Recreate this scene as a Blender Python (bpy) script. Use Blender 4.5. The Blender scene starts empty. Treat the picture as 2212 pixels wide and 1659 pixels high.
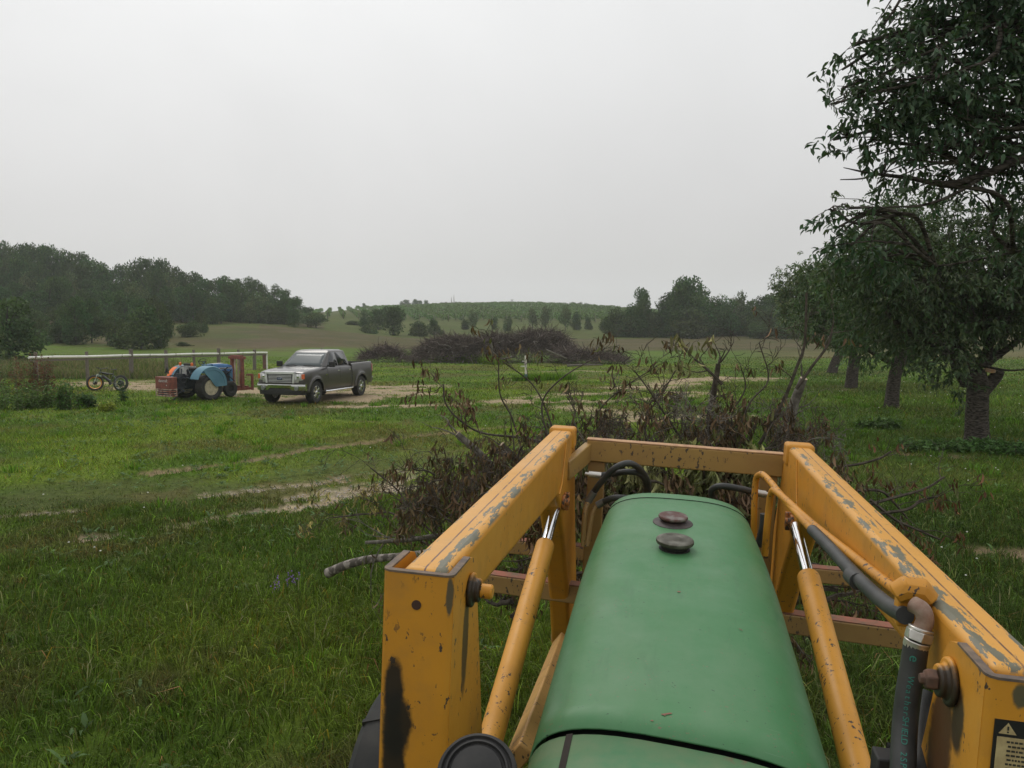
import bpy, bmesh, math, random
import numpy as np
from mathutils import Vector, Matrix
sc = bpy.context.scene
C = sc.collection
R_ = math.radians
# ------------------------------------------------------------------ camera
F = 1736.0                      # focal length in units where the picture is 2212 x 1659
PITCH = math.atan(138.5 / F)    # the true horizon lies above the middle of the picture
CAMZ = 2.5
cam = bpy.data.cameras.new("camera"); camo = bpy.data.objects.new("camera", cam); C.objects.link(camo)
camo.location = (0, 0, CAMZ); camo.rotation_euler = (R_(90) - PITCH, 0, 0)
cam.sensor_width = 36; cam.lens = 36 * F / 2212; cam.clip_start = 0.05; cam.clip_end = 5000
sc.camera = camo
# ------------------------------------------------------------------ exposure
sc.view_settings.view_transform = 'Standard'; sc.view_settings.look = 'None'
sc.view_settings.exposure = 0.0; sc.view_settings.gamma = 1.0
sc.cycles.max_bounces = 8; sc.cycles.transparent_max_bounces = 8; sc.cycles.volume_bounces = 1
sc.cycles.diffuse_bounces = 3; sc.cycles.glossy_bounces = 3; sc.cycles.transmission_bounces = 4
# ------------------------------------------------------------------ sky
SUN_EL, SUN_AZ = R_(52), R_(-22)      # azimuth clockwise from +Y
W = bpy.data.worlds.new("World"); sc.world = W; W.use_nodes = True
nt = W.node_tree; N = nt.nodes; N.clear()
def wn(t, **k):
    n = N.new(t)
    for a, v in k.items(): setattr(n, a, v)
    return n
sky = wn('ShaderNodeTexSky', sky_type='NISHITA', sun_disc=False, sun_elevation=SUN_EL, sun_rotation=SUN_AZ, air_density=1.0, dust_density=4.0)
hs = wn('ShaderNodeHueSaturation'); hs.inputs['Saturation'].default_value = 0.35
geo = wn('ShaderNodeTexCoord'); sep = wn('ShaderNodeSeparateXYZ')
rmp = wn('ShaderNodeValToRGB'); e = rmp.color_ramp.elements
e[0].position = 0.0; e[0].color = (0.60, 0.595, 0.590, 1)
e[1].position = 1.0; e[1].color = (0.86, 0.875, 0.88, 1)
a = e.new(0.12); a.color = (0.615, 0.61, 0.608, 1)
a = e.new(0.40); a.color = (0.72, 0.725, 0.725, 1)
nz = wn('ShaderNodeTexNoise'); nz.inputs['Scale'].default_value = 2.2; nz.inputs['Detail'].default_value = 4; nz.inputs['Distortion'].default_value = .4
mr = wn('ShaderNodeMapRange'); mr.inputs['From Min'].default_value = .3; mr.inputs['From Max'].default_value = .7
mr.inputs['To Min'].default_value = 11.0; mr.inputs['To Max'].default_value = 12.3
dotn = wn('ShaderNodeVectorMath', operation='DOT_PRODUCT')
dotn.inputs[1].default_value = (math.sin(R_(-24)) * math.cos(R_(38)), math.cos(R_(-24)) * math.cos(R_(38)), math.sin(R_(38)))
glow = wn('ShaderNodeMapRange', interpolation_type='SMOOTHSTEP')
glow.inputs['From Min'].default_value = .55; glow.inputs['From Max'].default_value = 1.0
glow.inputs['To Min'].default_value = 0.98; glow.inputs['To Max'].default_value = 1.13
mul = wn('ShaderNodeMath', operation='MULTIPLY')
vm = wn('ShaderNodeVectorMath', operation='SCALE')
mix = wn('ShaderNodeMix', data_type='RGBA'); mix.inputs[0].default_value = 0.93
bg = wn('ShaderNodeBackground'); bg.inputs['Strength'].default_value = 0.1
out = wn('ShaderNodeOutputWorld')
L = nt.links.new
L(geo.outputs['Generated'], sep.inputs[0]); L(sep.outputs['Z'], rmp.inputs[0]); L(geo.outputs['Generated'], nz.inputs['Vector'])
L(nz.outputs[0], mr.inputs[0]); L(geo.outputs['Generated'], dotn.inputs[0]); L(dotn.outputs['Value'], glow.inputs[0])
L(mr.outputs[0], mul.inputs[0]); L(glow.outputs[0], mul.inputs[1]); L(rmp.outputs[0], vm.inputs[0]); L(mul.outputs[0], vm.inputs['Scale'])
L(sky.outputs[0], hs.inputs['Color']); L(hs.outputs[0], mix.inputs[6]); L(vm.outputs[0], mix.inputs[7])
L(mix.outputs[2], bg.inputs['Color']); L(bg.outputs[0], out.inputs[0])
sun = bpy.data.lights.new("sun", 'SUN'); suno = bpy.data.objects.new("sun", sun); C.objects.link(suno)
sun.energy = 0.8; sun.angle = R_(24); sun.color = (1.0, 0.96, 0.9)
sd = Vector((math.sin(SUN_AZ) * math.cos(SUN_EL), math.cos(SUN_AZ) * math.cos(SUN_EL), math.sin(SUN_EL)))
suno.rotation_euler = sd.to_track_quat('Z', 'Y').to_euler()

# ------------------------------------------------------------------ numbers: rays, noise, terrain
def ray(x, y):
    X = (x - 1106) / F; v = -(y - 829.5) / F; c, s = math.cos(PITCH), math.sin(PITCH)
    return np.array([X, c + v * s, -s + v * c])
def at(x, y, depth):                       # the point seen at (x, y) at a distance ahead
    d = ray(x, y); return d * (depth / d[1]) + np.array([0, 0, CAMZ])
def hashn(ix, iy, seed):
    n = (ix.astype(np.int64) * 374761393 + iy.astype(np.int64) * 668265263 + seed * 1274126177) & 0xffffffff
    n = ((n ^ (n >> 13)) * 1274126177) & 0xffffffff
    return ((n ^ (n >> 16)) & 0xffff) / 65535.0
def vnoise(x, y, seed=0):
    x = np.asarray(x, float); y = np.asarray(y, float)
    ix, iy = np.floor(x), np.floor(y); fx, fy = x - ix, y - iy
    fx = fx * fx * (3 - 2 * fx); fy = fy * fy * (3 - 2 * fy)
    a = hashn(ix, iy, seed); b = hashn(ix + 1, iy, seed); c = hashn(ix, iy + 1, seed); d = hashn(ix + 1, iy + 1, seed)
    return (a * (1 - fx) + b * fx) * (1 - fy) + (c * (1 - fx) + d * fx) * fy
def fbm(x, y, seed=0, o=3):
    t = 0; amp = 1; s = 0
    for k in range(o):
        t = t + amp * vnoise(x * 2 ** k, y * 2 ** k, seed + k); s += amp; amp *= .55
    return t / s
COLS = np.array([-900, -400, 0, 350, 500, 650, 750, 900, 1106, 1300, 1500, 1900, 2400, 3200.])
DEP = np.array([1, 60, 80, 100, 130, 160, 200, 260, 350, 450, 700, 1000.])
TAB = np.array([
 [0, .2, 1.5, 3.5, 6, 8.5, 10, 11, 12, 12, 12, 12], [0, -.3, .6, 2.4, 5.2, 8, 10, 11, 12, 12, 12, 12], [0, -.9, -.5, .5, 3, 5.6, 8, 10, 11, 11, 11, 11],
 [0, -.9, -.9, -.2, 1.5, 3.0, 4.5, 6, 7, 7, 7, 7], [0, -.9, -.9, -.3, 1.2, 2.9, 3.6, 4.4, 5, 6, 6, 6], [0, -.9, -.95, -.5, .6, 2.1, 2.8, 3.8, 5, 6, 6, 6],
 [0, -.9, -1, -.8, 0, 1, 2.2, 4.2, 6.5, 7.5, 8, 8], [0, -.9, -1, -1, -.9, -.3, 1.2, 4.0, 7.9, 8.5, 8, 8], [0, -.9, -1, -1.1, -1, -.7, 1.0, 4.1, 9.3, 9.4, 8, 8],
 [0, -.9, -1, -1.1, -1, -.6, 1.0, 3.9, 8.6, 9.0, 8, 8], [0, -.9, -1, -1.1, -1, -.3, 1, 3.2, 5.5, 6.5, 6, 6], [0, -.9, -1, -1, -.8, -.2, .8, 2.5, 4, 5, 5, 5],
 [0, -.9, -1, -.9, -.8, -.2, .8, 2, 3, 4, 4, 4], [0, -.9, -1, -.9, -.8, -.2, .8, 2, 3, 4, 4, 4]])
_cg = np.linspace(-900, 3200, 165); _dg = np.linspace(0, math.log(1000), 300)
_g = np.zeros((165, 300))
_rows = np.array([np.interp(np.exp(_dg), DEP, r) for r in TAB])
for j in range(300): _g[:, j] = np.interp(_cg, COLS, _rows[:, j])
def _blur(g, n, ax):
    k = np.hanning(n + 2)[1:-1]; k /= k.sum(); p = n // 2
    gp = np.concatenate([np.repeat(g.take([0], ax), p, ax), g, np.repeat(g.take([-1], ax), p, ax)], ax)
    return np.apply_along_axis(lambda v: np.convolve(v, k, 'valid'), ax, gp)
_g = _blur(_g, 9, 1); _g = _blur(_g, 9, 0)
RUTS = []
def hgt(x, y, fine=True):
    x = np.asarray(x, float); y = np.asarray(y, float)
    yy = np.clip(y, 1.0, 999.0)
    col = np.clip(1106 + F * x / yy, -900, 3199.9)
    a = (col + 900) / (4100) * 164; b = np.log(yy) / math.log(1000) * 299
    ia = np.clip(np.floor(a).astype(int), 0, 163); ib = np.clip(np.floor(b).astype(int), 0, 298); fa = a - ia; fb = b - ib
    z = (_g[ia, ib] * (1 - fa) + _g[ia + 1, ib] * fa) * (1 - fb) + (_g[ia, ib + 1] * (1 - fa) + _g[ia + 1, ib + 1] * fa) * fb
    z = np.where(y < 1, 0.0, z)
    z = z + (fbm(x * .35, y * .35, 3) - .5) * .12 * np.clip(np.hypot(x, y) / 8, 0.2, 1)
    z = z + (fbm(x * .04, y * .04, 9) - .5) * 1.2 * np.clip((y - 80) / 80, 0, 1)
    return z
def gz(x, y): return float(hgt(np.array([x]), np.array([y]))[0])
_K = np.geomspace(1.5, 900, 900)
def ground(px, py):                        # where the ray through (px, py) meets the ground
    d = ray(px, py); K = _K
    for rep in range(2):
        P = d[None] * K[:, None]; below = CAMZ + P[:, 2] < hgt(P[:, 0], P[:, 1])
        if not below.any(): return d * 400 + np.array([0, 0, CAMZ])
        i = max(int(np.argmax(below)), 1); K = np.linspace(K[i - 1], K[i], 60)
    q = d * K[30]; return np.array([q[0], q[1], gz(q[0], q[1])])

# ------------------------------------------------------------------ meshes
class MB:
    def __init__(s): s.v = []; s.f = []; s.n = 0; s.c = []; s.hasc = False; s.mi = []
    def add(s, v, f, col=None, mi=0):
        v = np.asarray(v, float).reshape(-1, 3)
        for a in f if isinstance(f, list) else [f]:
            if isinstance(a, np.ndarray): s.f.append(a + s.n); s.mi.append(np.full(len(a), mi))
            else: s.f.append(np.array([a]) + s.n); s.mi.append(np.array([mi]))
        s.v.append(v); s.n += len(v)
        if col is not None:
            s.hasc = True; col = np.asarray(col, float)
            if col.ndim == 1: col = np.repeat(col[None], len(v), 0)
        else: col = np.ones((len(v), 3))
        s.c.append(col)
        return s
    def box(s, c, size, rot=None, mi=0, taper=1.0):
        hx, hy, hz = [q / 2 for q in size]
        v = np.array([[x * hx * (taper if z > 0 else 1), y * hy * (taper if z > 0 else 1), z * hz] for z in (-1, 1) for y in (-1, 1) for x in (-1, 1)])
        if rot is not None: v = v @ np.array(rot).T
        f = np.array([[0, 2, 3, 1], [4, 5, 7, 6], [0, 1, 5, 4], [2, 6, 7, 3], [0, 4, 6, 2], [1, 3, 7, 5]])
        return s.add(v + np.array(c), f, mi=mi)
    def beam(s, p, q, w, h, up=(0, 0, 1), mi=0, w2=None, h2=None):   # a bar from p to q, w across, h along up
        p = np.array(p, float); q = np.array(q, float); d = q - p; d /= np.linalg.norm(d)
        r = np.cross(d, up); r /= np.linalg.norm(r); u = np.cross(r, d)
        w2 = w if w2 is None else w2; h2 = h if h2 is None else h2
        v = [o + r * a * ww / 2 + u * b * hh / 2 for o, ww, hh in ((p, w, h), (q, w2, h2)) for a, b in ((-1, -1), (1, -1), (1, 1), (-1, 1))]
        return s.add(v, [np.array([[0, 3, 2, 1], [4, 5, 6, 7], [0, 1, 5, 4], [1, 2, 6, 5], [2, 3, 7, 6], [3, 0, 4, 7]])], mi=mi)
    def tube(s, pts, rad, n=8, cap=True, col=None, mi=0):
        pts = np.asarray(pts, float); k = len(pts); rad = np.broadcast_to(np.asarray(rad, float), (k,))
        tn = np.gradient(pts, axis=0); tn /= (np.linalg.norm(tn, axis=1)[:, None] + 1e-9)
        ref = np.array([0, 0, 1.]) if abs(tn[0][2]) < .9 else np.array([1., 0, 0])
        x0 = np.cross(tn[0], ref); x0 /= np.linalg.norm(x0); xs = [x0]
        for i in range(1, k):
            x = xs[-1] - tn[i] * (xs[-1] @ tn[i]); xs.append(x / (np.linalg.norm(x) + 1e-9))
        xs = np.array(xs); ys = np.cross(tn, xs); a = np.arange(n) * 2 * math.pi / n
        v = (pts[:, None] + rad[:, None, None] * (np.cos(a)[None, :, None] * xs[:, None] + np.sin(a)[None, :, None] * ys[:, None])).reshape(-1, 3)
        i = np.arange(k - 1)[:, None] * n; j = np.arange(n)[None]; j2 = (j + 1) % n
        f = [np.stack([i + j, i + j2, i + n + j2, i + n + j], -1).reshape(-1, 4)]
        if cap:
            f.append(tuple(range(n - 1, -1, -1))); f.append(tuple((k - 1) * n + q for q in range(n)))
        if col is not None and np.ndim(col) == 2: col = np.repeat(np.asarray(col), n, 0)
        return s.add(v, f, col, mi)
    def lathe(s, prof, c=(0, 0, 0), axis=(0, 0, 1), n=24, mi=0):      # prof: (radius, height) pairs
        ax = np.array(axis, float); ax /= np.linalg.norm(ax); ref = np.array([1., 0, 0]) if abs(ax[0]) < .9 else np.array([0, 1., 0])
        x = np.cross(ref, ax); x /= np.linalg.norm(x); y = np.cross(ax, x); a = np.arange(n) * 2 * math.pi / n
        v = np.array([np.array(c) + ax * h + (x * math.cos(t) + y * math.sin(t)) * r for r, h in prof for t in a])
        k = len(prof); i = np.arange(k - 1)[:, None] * n; j = np.arange(n)[None]; j2 = (j + 1) % n
        f = [np.stack([i + j, i + j2, i + n + j2, i + n + j], -1).reshape(-1, 4)]
        if prof[0][0] > 1e-6: f.append(tuple(range(n - 1, -1, -1)))
        if prof[-1][0] > 1e-6: f.append(tuple((k - 1) * n + q for q in range(n)))
        return s.add(v, f, mi=mi)
    def prism(s, poly, ax, a0, a1, mi=0):     # poly in the two axes other than ax, extruded from a0 to a1
        n = len(poly); v = []
        for a in (a0, a1):
            for p in poly:
                q = list(p); q.insert(ax, a); v.append(q)
        f = [tuple(range(n)), tuple(range(2 * n - 1, n - 1, -1))] + [(i, i + n, (i + 1) % n + n, (i + 1) % n) for i in range(n)]
        return s.add(v, f, mi=mi)
    def loft(s, secs, cap=True, mi=0, closed=True):
        n = len(secs[0]); v = np.array(secs, float).reshape(-1, 3); k = len(secs)
        i = np.arange(k - 1)[:, None] * n; j = np.arange(n if closed else n - 1)[None]; j2 = (j + 1) % n
        f = [np.stack([i + j, i + n + j, i + n + j2, i + j2], -1).reshape(-1, 4)]
        if cap: f.append(tuple(range(n))); f.append(tuple((k - 1) * n + q for q in range(n - 1, -1, -1)))
        return s.add(v, f, mi=mi)
    def build(s, name, mats, parent=None, bev=0, smooth=35, seg=2, fix=True, tri=False):
        me = bpy.data.meshes.new(name)
        V = np.concatenate(s.v); lens = np.concatenate([np.full(len(a), a.shape[1]) for a in s.f]).astype(np.int32)
        idx = np.concatenate([a.ravel() for a in s.f]).astype(np.int32)
        me.vertices.add(len(V)); me.vertices.foreach_set('co', V.astype(np.float32).ravel())
        me.loops.add(len(idx)); me.loops.foreach_set('vertex_index', idx)
        me.polygons.add(len(lens)); me.polygons.foreach_set('loop_start', np.concatenate([[0], np.cumsum(lens)[:-1]]).astype(np.int32))
        me.polygons.foreach_set('material_index', np.concatenate(s.mi).astype(np.int32))
        if s.hasc:
            at_ = me.color_attributes.new('col', 'FLOAT_COLOR', 'POINT'); cc = np.concatenate(s.c)
            at_.data.foreach_set('color', np.concatenate([cc, np.ones((len(cc), 1))], 1).astype(np.float32).ravel())
        me.update(calc_edges=True); me.validate()
        if fix and len(lens) < 60000:
            b = bmesh.new(); b.from_mesh(me); bmesh.ops.recalc_face_normals(b, faces=b.faces); b.to_mesh(me); b.free()
        if smooth:
            me.polygons.foreach_set('use_smooth', np.ones(len(lens), bool))
            if smooth < 180: me.set_sharp_from_angle(angle=R_(smooth))
        for m in mats if isinstance(mats, (list, tuple)) else [mats]: me.materials.append(m)
        o = bpy.data.objects.new(name, me); C.objects.link(o)
        if parent: o.parent = parent
        if bev:
            m = o.modifiers.new('bevel', 'BEVEL'); m.width = bev; m.segments = seg; m.limit_method = 'ANGLE'; m.angle_limit = R_(40); m.harden_normals = False
        return o
def tag(o, label=None, cat=None, group=None, kind=None):
    if label: o['label'] = label
    if cat: o['category'] = cat
    if group: o['group'] = group
    if kind: o['kind'] = kind
    return o
def empty(name, loc=(0, 0, 0), rz=0, label=None, cat=None, group=None):
    o = bpy.data.objects.new(name, None); C.objects.link(o); o.location = loc; o.rotation_euler = (0, 0, rz); o.empty_display_size = .2
    return tag(o, label, cat, group)
def copy_tree(o, parent=None):
    c = o.copy(); C.objects.link(c); c.parent = parent
    for ch in o.children: copy_tree(ch, c)
    return c
def text(name, body, size, mat_, parent, mtx, ext=0.001, italic=0):
    cu = bpy.data.curves.new(name, 'FONT'); cu.body = body; cu.size = size; cu.extrude = ext; cu.align_x = 'CENTER'; cu.align_y = 'CENTER'; cu.shear = italic
    t = bpy.data.objects.new(name, cu); C.objects.link(t)
    dg = bpy.context.evaluated_depsgraph_get(); me = bpy.data.meshes.new_from_object(t.evaluated_get(dg))
    bpy.data.objects.remove(t); me.materials.clear(); me.materials.append(mat_)
    o = bpy.data.objects.new(name, me); C.objects.link(o); o.parent = parent; o.matrix_local = mtx
    return o

# ------------------------------------------------------------------ materials
def newmat(name):
    m = bpy.data.materials.new(name); m.use_nodes = True; t = m.node_tree; t.nodes.clear()
    o = t.nodes.new('ShaderNodeOutputMaterial'); b = t.nodes.new('ShaderNodeBsdfPrincipled'); t.links.new(b.outputs[0], o.inputs[0])
    return m, t, b
def nd(t, kind, **k):
    n = t.nodes.new(kind)
    for a, v in k.items(): setattr(n, a, v)
    return n
def noise(t, vec, scale, detail=4, rough=.55, dist=0):
    n = nd(t, 'ShaderNodeTexNoise'); n.inputs['Scale'].default_value = scale; n.inputs['Detail'].default_value = detail
    n.inputs['Roughness'].default_value = rough; n.inputs['Distortion'].default_value = dist
    if vec is not None: t.links.new(vec, n.inputs['Vector'])
    return n.outputs[0]
def mapr(t, v, a, b, c=0, d=1, smooth=False):
    n = nd(t, 'ShaderNodeMapRange', interpolation_type='SMOOTHSTEP' if smooth else 'LINEAR'); t.links.new(v, n.inputs[0])
    for i, q in zip((1, 2, 3, 4), (a, b, c, d)): n.inputs[i].default_value = q
    return n.outputs[0]
def mixc(t, fac, a, b, mode='MIX'):
    n = nd(t, 'ShaderNodeMix', data_type='RGBA', blend_type=mode)
    for q, i in ((fac, 0), (a, 6), (b, 7)):
        if hasattr(q, 'links'): t.links.new(q, n.inputs[i])
        else: n.inputs[i].default_value = q if i == 0 else (*q[:3], 1)
    return n.outputs[2]
def mth(t, op, a, b=0.0, c=None):
    n = nd(t, 'ShaderNodeMath', operation=op)
    for i, q in enumerate((a, b) if c is None else (a, b, c)):
        if hasattr(q, 'links'): t.links.new(q, n.inputs[i])
        else: n.inputs[i].default_value = q
    return n.outputs[0]
def coords(t, scale=(1, 1, 1)):
    c = nd(t, 'ShaderNodeTexCoord'); m = nd(t, 'ShaderNodeMapping'); m.inputs['Scale'].default_value = scale
    t.links.new(c.outputs['Object'], m.inputs[0]); return m.outputs[0]
def bump(t, b, h, strength=.3, dist=.01):
    n = nd(t, 'ShaderNodeBump'); n.inputs['Strength'].default_value = strength; n.inputs['Distance'].default_value = dist
    t.links.new(h, n.inputs['Height']); t.links.new(n.outputs[0], b.inputs['Normal'])
def pmat(name, c1, c2=None, scale=6, rough=.5, metal=0, bumps=0, stretch=(1, 1, 1), spec=.5, lo=.35, hi=.65, bdist=.01):
    m, t, b = newmat(name); v = coords(t, stretch); n = noise(t, v, scale)
    c2 = c2 or tuple(q * .75 for q in c1)
    t.links.new(mixc(t, mapr(t, n, lo, hi), c1, c2), b.inputs['Base Color'])
    b.inputs['Roughness'].default_value = rough; b.inputs['Metallic'].default_value = metal; b.inputs['Specular IOR Level'].default_value = spec
    if bumps: bump(t, b, n, bumps, bdist)
    return m
def vmat(name, rough=.6, trans=.3, spec=.25, var=.25, tint=(1, 1, 1)):     # foliage: colour from the 'col' attribute of each leaf
    m, t, b = newmat(name); a = nd(t, 'ShaderNodeAttribute', attribute_name='col')
    oi = nd(t, 'ShaderNodeObjectInfo'); c = mixc(t, 1.0, a.outputs['Color'], tint, 'MULTIPLY')
    h = nd(t, 'ShaderNodeHueSaturation'); t.links.new(c, h.inputs['Color'])
    t.links.new(mapr(t, oi.outputs['Random'], 0, 1, 1 - var, 1 + var), h.inputs['Value'])
    t.links.new(mapr(t, oi.outputs['Random'], 0, 1, .485, .51), h.inputs['Hue'])
    c = h.outputs[0]
    t.links.new(c, b.inputs['Base Color']); b.inputs['Roughness'].default_value = rough; b.inputs['Specular IOR Level'].default_value = spec
    if trans:
        tr = nd(t, 'ShaderNodeBsdfTranslucent'); t.links.new(mixc(t, 1.0, c, (1.1, 1.25, .6), 'MULTIPLY'), tr.inputs[0])
        mx = nd(t, 'ShaderNodeMixShader'); mx.inputs[0].default_value = trans
        t.links.new(b.outputs[0], mx.inputs[1]); t.links.new(tr.outputs[0], mx.inputs[2])
        t.links.new(mx.outputs[0], [n for n in t.nodes if n.type == 'OUTPUT_MATERIAL'][0].inputs[0])
    return m
# ================================================================== GROUND
# worn strips and bare patches as world polylines: (points, half width, kind)
def gl(*pp): return np.array([ground(*p)[:2] for p in pp])
STRIPS = [
 (gl((330, 1020), (420, 1010), (500, 1000), (590, 985), (680, 969), (800, 952), (950, 935), (1080, 922)), .20, 'dirt', 1.0),
 (gl((215, 1158), (260, 1151), (300, 1142), (360, 1141), (440, 1128), (520, 1112), (620, 1098), (720, 1082), (800, 1066), (900, 1050), (1000, 1030)), .19, 'gravel', 1.0),
 (gl((0, 1112), (100, 1105), (190, 1102)), .13, 'gravel', .8),
 (gl((470, 1065), (560, 1052), (640, 1042), (740, 1030), (860, 1015), (960, 1000)), .26, 'gravel', .50),
 (gl((650, 1075), (740, 1055), (830, 1045), (900, 1022)), .30, 'gravel', .72),
 (gl((100, 1075), (250, 1068), (400, 1060), (560, 1045), (700, 1020), (900, 990)), 1.1, 'short', 1.0),
 (gl((240, 828), (330, 832), (420, 838), (560, 846), (700, 850), (800, 842), (850, 838)), 2.2, 'sand', 1.0),
 (gl((690, 862), (760, 860), (830, 852), (880, 850)), 1.5, 'sand', 1.0),
 (gl((730, 880), (850, 876), (960, 874), (1080, 868), (1200, 853), (1320, 850), (1430, 848), (1530, 846)), .75, 'sand', .74),
 (gl((960, 874), (1200, 868), (1400, 863), (1560, 850)), .55, 'sand', .68),
 (gl((1380, 838), (1440, 828), (1500, 820), (1560, 816), (1640, 818)), 1.7, 'sand', .72),
 (gl((1180, 803), (1260, 800), (1300, 803)), .8, 'sand', .5),
 (gl((1240, 880), (1400, 905), (1560, 900)), 1.0, 'sand', .6),
 (gl((1080, 806), (1110, 806), (1130, 805)), .35, 'sand', .75),
 (gl((1900, 985), (1980, 975), (2060, 985)), .35, 'dirt', .6),
 (gl((2120, 1190), (2212, 1200)), .28, 'dirt', .7),
 (gl((1780, 832), (1850, 845), (1900, 850)), .5, 'dirt', .5),
]
def pdist(x, y, P):
    best = np.full(x.shape, 1e9)
    for a, b in zip(P[:-1], P[1:]):
        d = b - a; l = d @ d; k = np.clip(((x - a[0]) * d[0] + (y - a[1]) * d[1]) / l, 0, 1)
        best = np.minimum(best, np.hypot(x - a[0] - k * d[0], y - a[1] - k * d[1]))
    return best
def zones(x, y):
    x = np.asarray(x, float); y = np.asarray(y, float)
    w3 = (fbm(x * 7, y * 7, 133, 3) - .5) * 1.7 * np.clip(14 / np.maximum(y, 1), .3, 1)
    Z = {k: np.zeros(x.shape) for k in ('dirt', 'gravel', 'short', 'sand')}
    wx = (fbm(x * .9, y * .9, 21) - .5); w2 = (fbm(x * 3.5, y * 3.5, 33) - .5)
    for P, hw, kind, amt in STRIPS:
        d = pdist(x, y, P) / hw + wx * 1.3 + w2 * 1.3
        w = np.clip(1.5 - d, 0, 1) * amt
        if kind == 'sand': w = w * np.clip(.5 + 2.2 * (fbm(x * .7, y * 1.3, 61) - .33) + 1.2 * w2, 0, 1)
        if kind == 'gravel': w = w * np.clip(.6 + 3 * (fbm(x * 1.3, y * 1.3, 71) - .36) + w2, 0, 1)
        if kind == 'dirt': w = w * np.clip(.7 + 3 * (fbm(x * .8, y * .8, 81) - .40), 0, 1)
        if kind != 'short': w = np.clip((w + w3 * .9 - .22) * 1.7, 0, 1) * (w > .03)
        Z[kind] = np.maximum(Z[kind], w)
    col = 1106 + F * x / np.maximum(y, 1)
    n = (fbm(x * .05, y * .12, 5) - .5) * 30 + (fbm(x * .4, y * .4, 6) - .5) * 8
    far = y + n
    dry = np.clip((far - 90) / 8, 0, 1) * (col > 560) * .9                      # dead grass of the far field
    dry = np.where(far > 145, dry * .55, dry)
    hill = np.clip((far - 84) / 10, 0, 1) * (col <= 700) * np.clip(.45 + 2.2 * (fbm(x * .045, y * .05, 15) - .38), .1, .95)
    fl = np.clip((y - 43) / 3, 0, 1) * np.clip((62 - far) / 6, 0, 1) * np.clip((430 - col) / 160, 0, 1) * .85
    fr = np.clip((far - 66) / 4, 0, 1) * np.clip((col - 1560) / 120, 0, 1) * .8
    Z['dry'] = np.maximum.reduce([dry, hill, fl, fr])
    Z['orch'] = np.clip((col - 1450) / 250, 0, 1) * np.clip((66 - far) / 8, 0, 1)
    return Z
GREEN1 = np.array([.090, .162, .016]); GREEN2 = np.array([.152, .228, .022]); GREEN3 = np.array([.062, .110, .018])
DRY = np.array([.175, .130, .084]); DRY2 = np.array([.120, .112, .052]); SAND = np.array([.36, .285, .20]); DIRT = np.array([.24, .18, .115]); GRAV = np.array([.37, .305, .225])
def grass_col(x, y, Z, r):
    n = fbm(x * .5, y * .5, 41); n2 = fbm(x * .12, y * .2, 43)
    k = np.clip((n - .5) * 3 + (n2 - .5) * 3 + .5, 0, 1)[:, None]
    c = GREEN1 * (1 - k) + GREEN2 * k
    o = Z['orch'][:, None] * .75; c = c * (1 - o) + GREEN3 * (1.1 + .3 * k) * o
    s = Z['short'][:, None] * .6; c = c * (1 - s) + np.array([.095, .105, .040]) * s
    d = Z['dry'][:, None]; c = c * (1 - d) + (DRY * k + DRY2 * (1 - k)) * d
    lawn = (np.clip((y - 11) / 3, 0, 1) * (1 - Z['orch']))[:, None]; c = c * (1 + lawn * np.array([.02, .00, .10]))
    near_dark = np.clip((13 - y) / 3, 0, 1)[:, None]; c = c * (1 - near_dark * np.array([.12, .17, -.10]))  # grass tone darker close to the camera, set by distance alone
    br = np.clip((fbm(x * .28, y * .28, 144) - .50) * 5 + (fbm(x * 1.7, y * 1.7, 145) - .5) * 2.5, 0, .62)[:, None] * (1 - .5 * Z['orch'][:, None]); c = c * (1 - br) + np.array([.135, .118, .045]) * br
    fgreen = (np.clip((y - 60) / 5, 0, 1) * (1 - Z['dry']))[:, None] * .6
    c = c * (1 - fgreen) + np.array([.105, .185, .036]) * fgreen
    c = c * (1 - .22 * np.clip((y - 84) / 12, 0, 1))[:, None]
    return c * r
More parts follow.
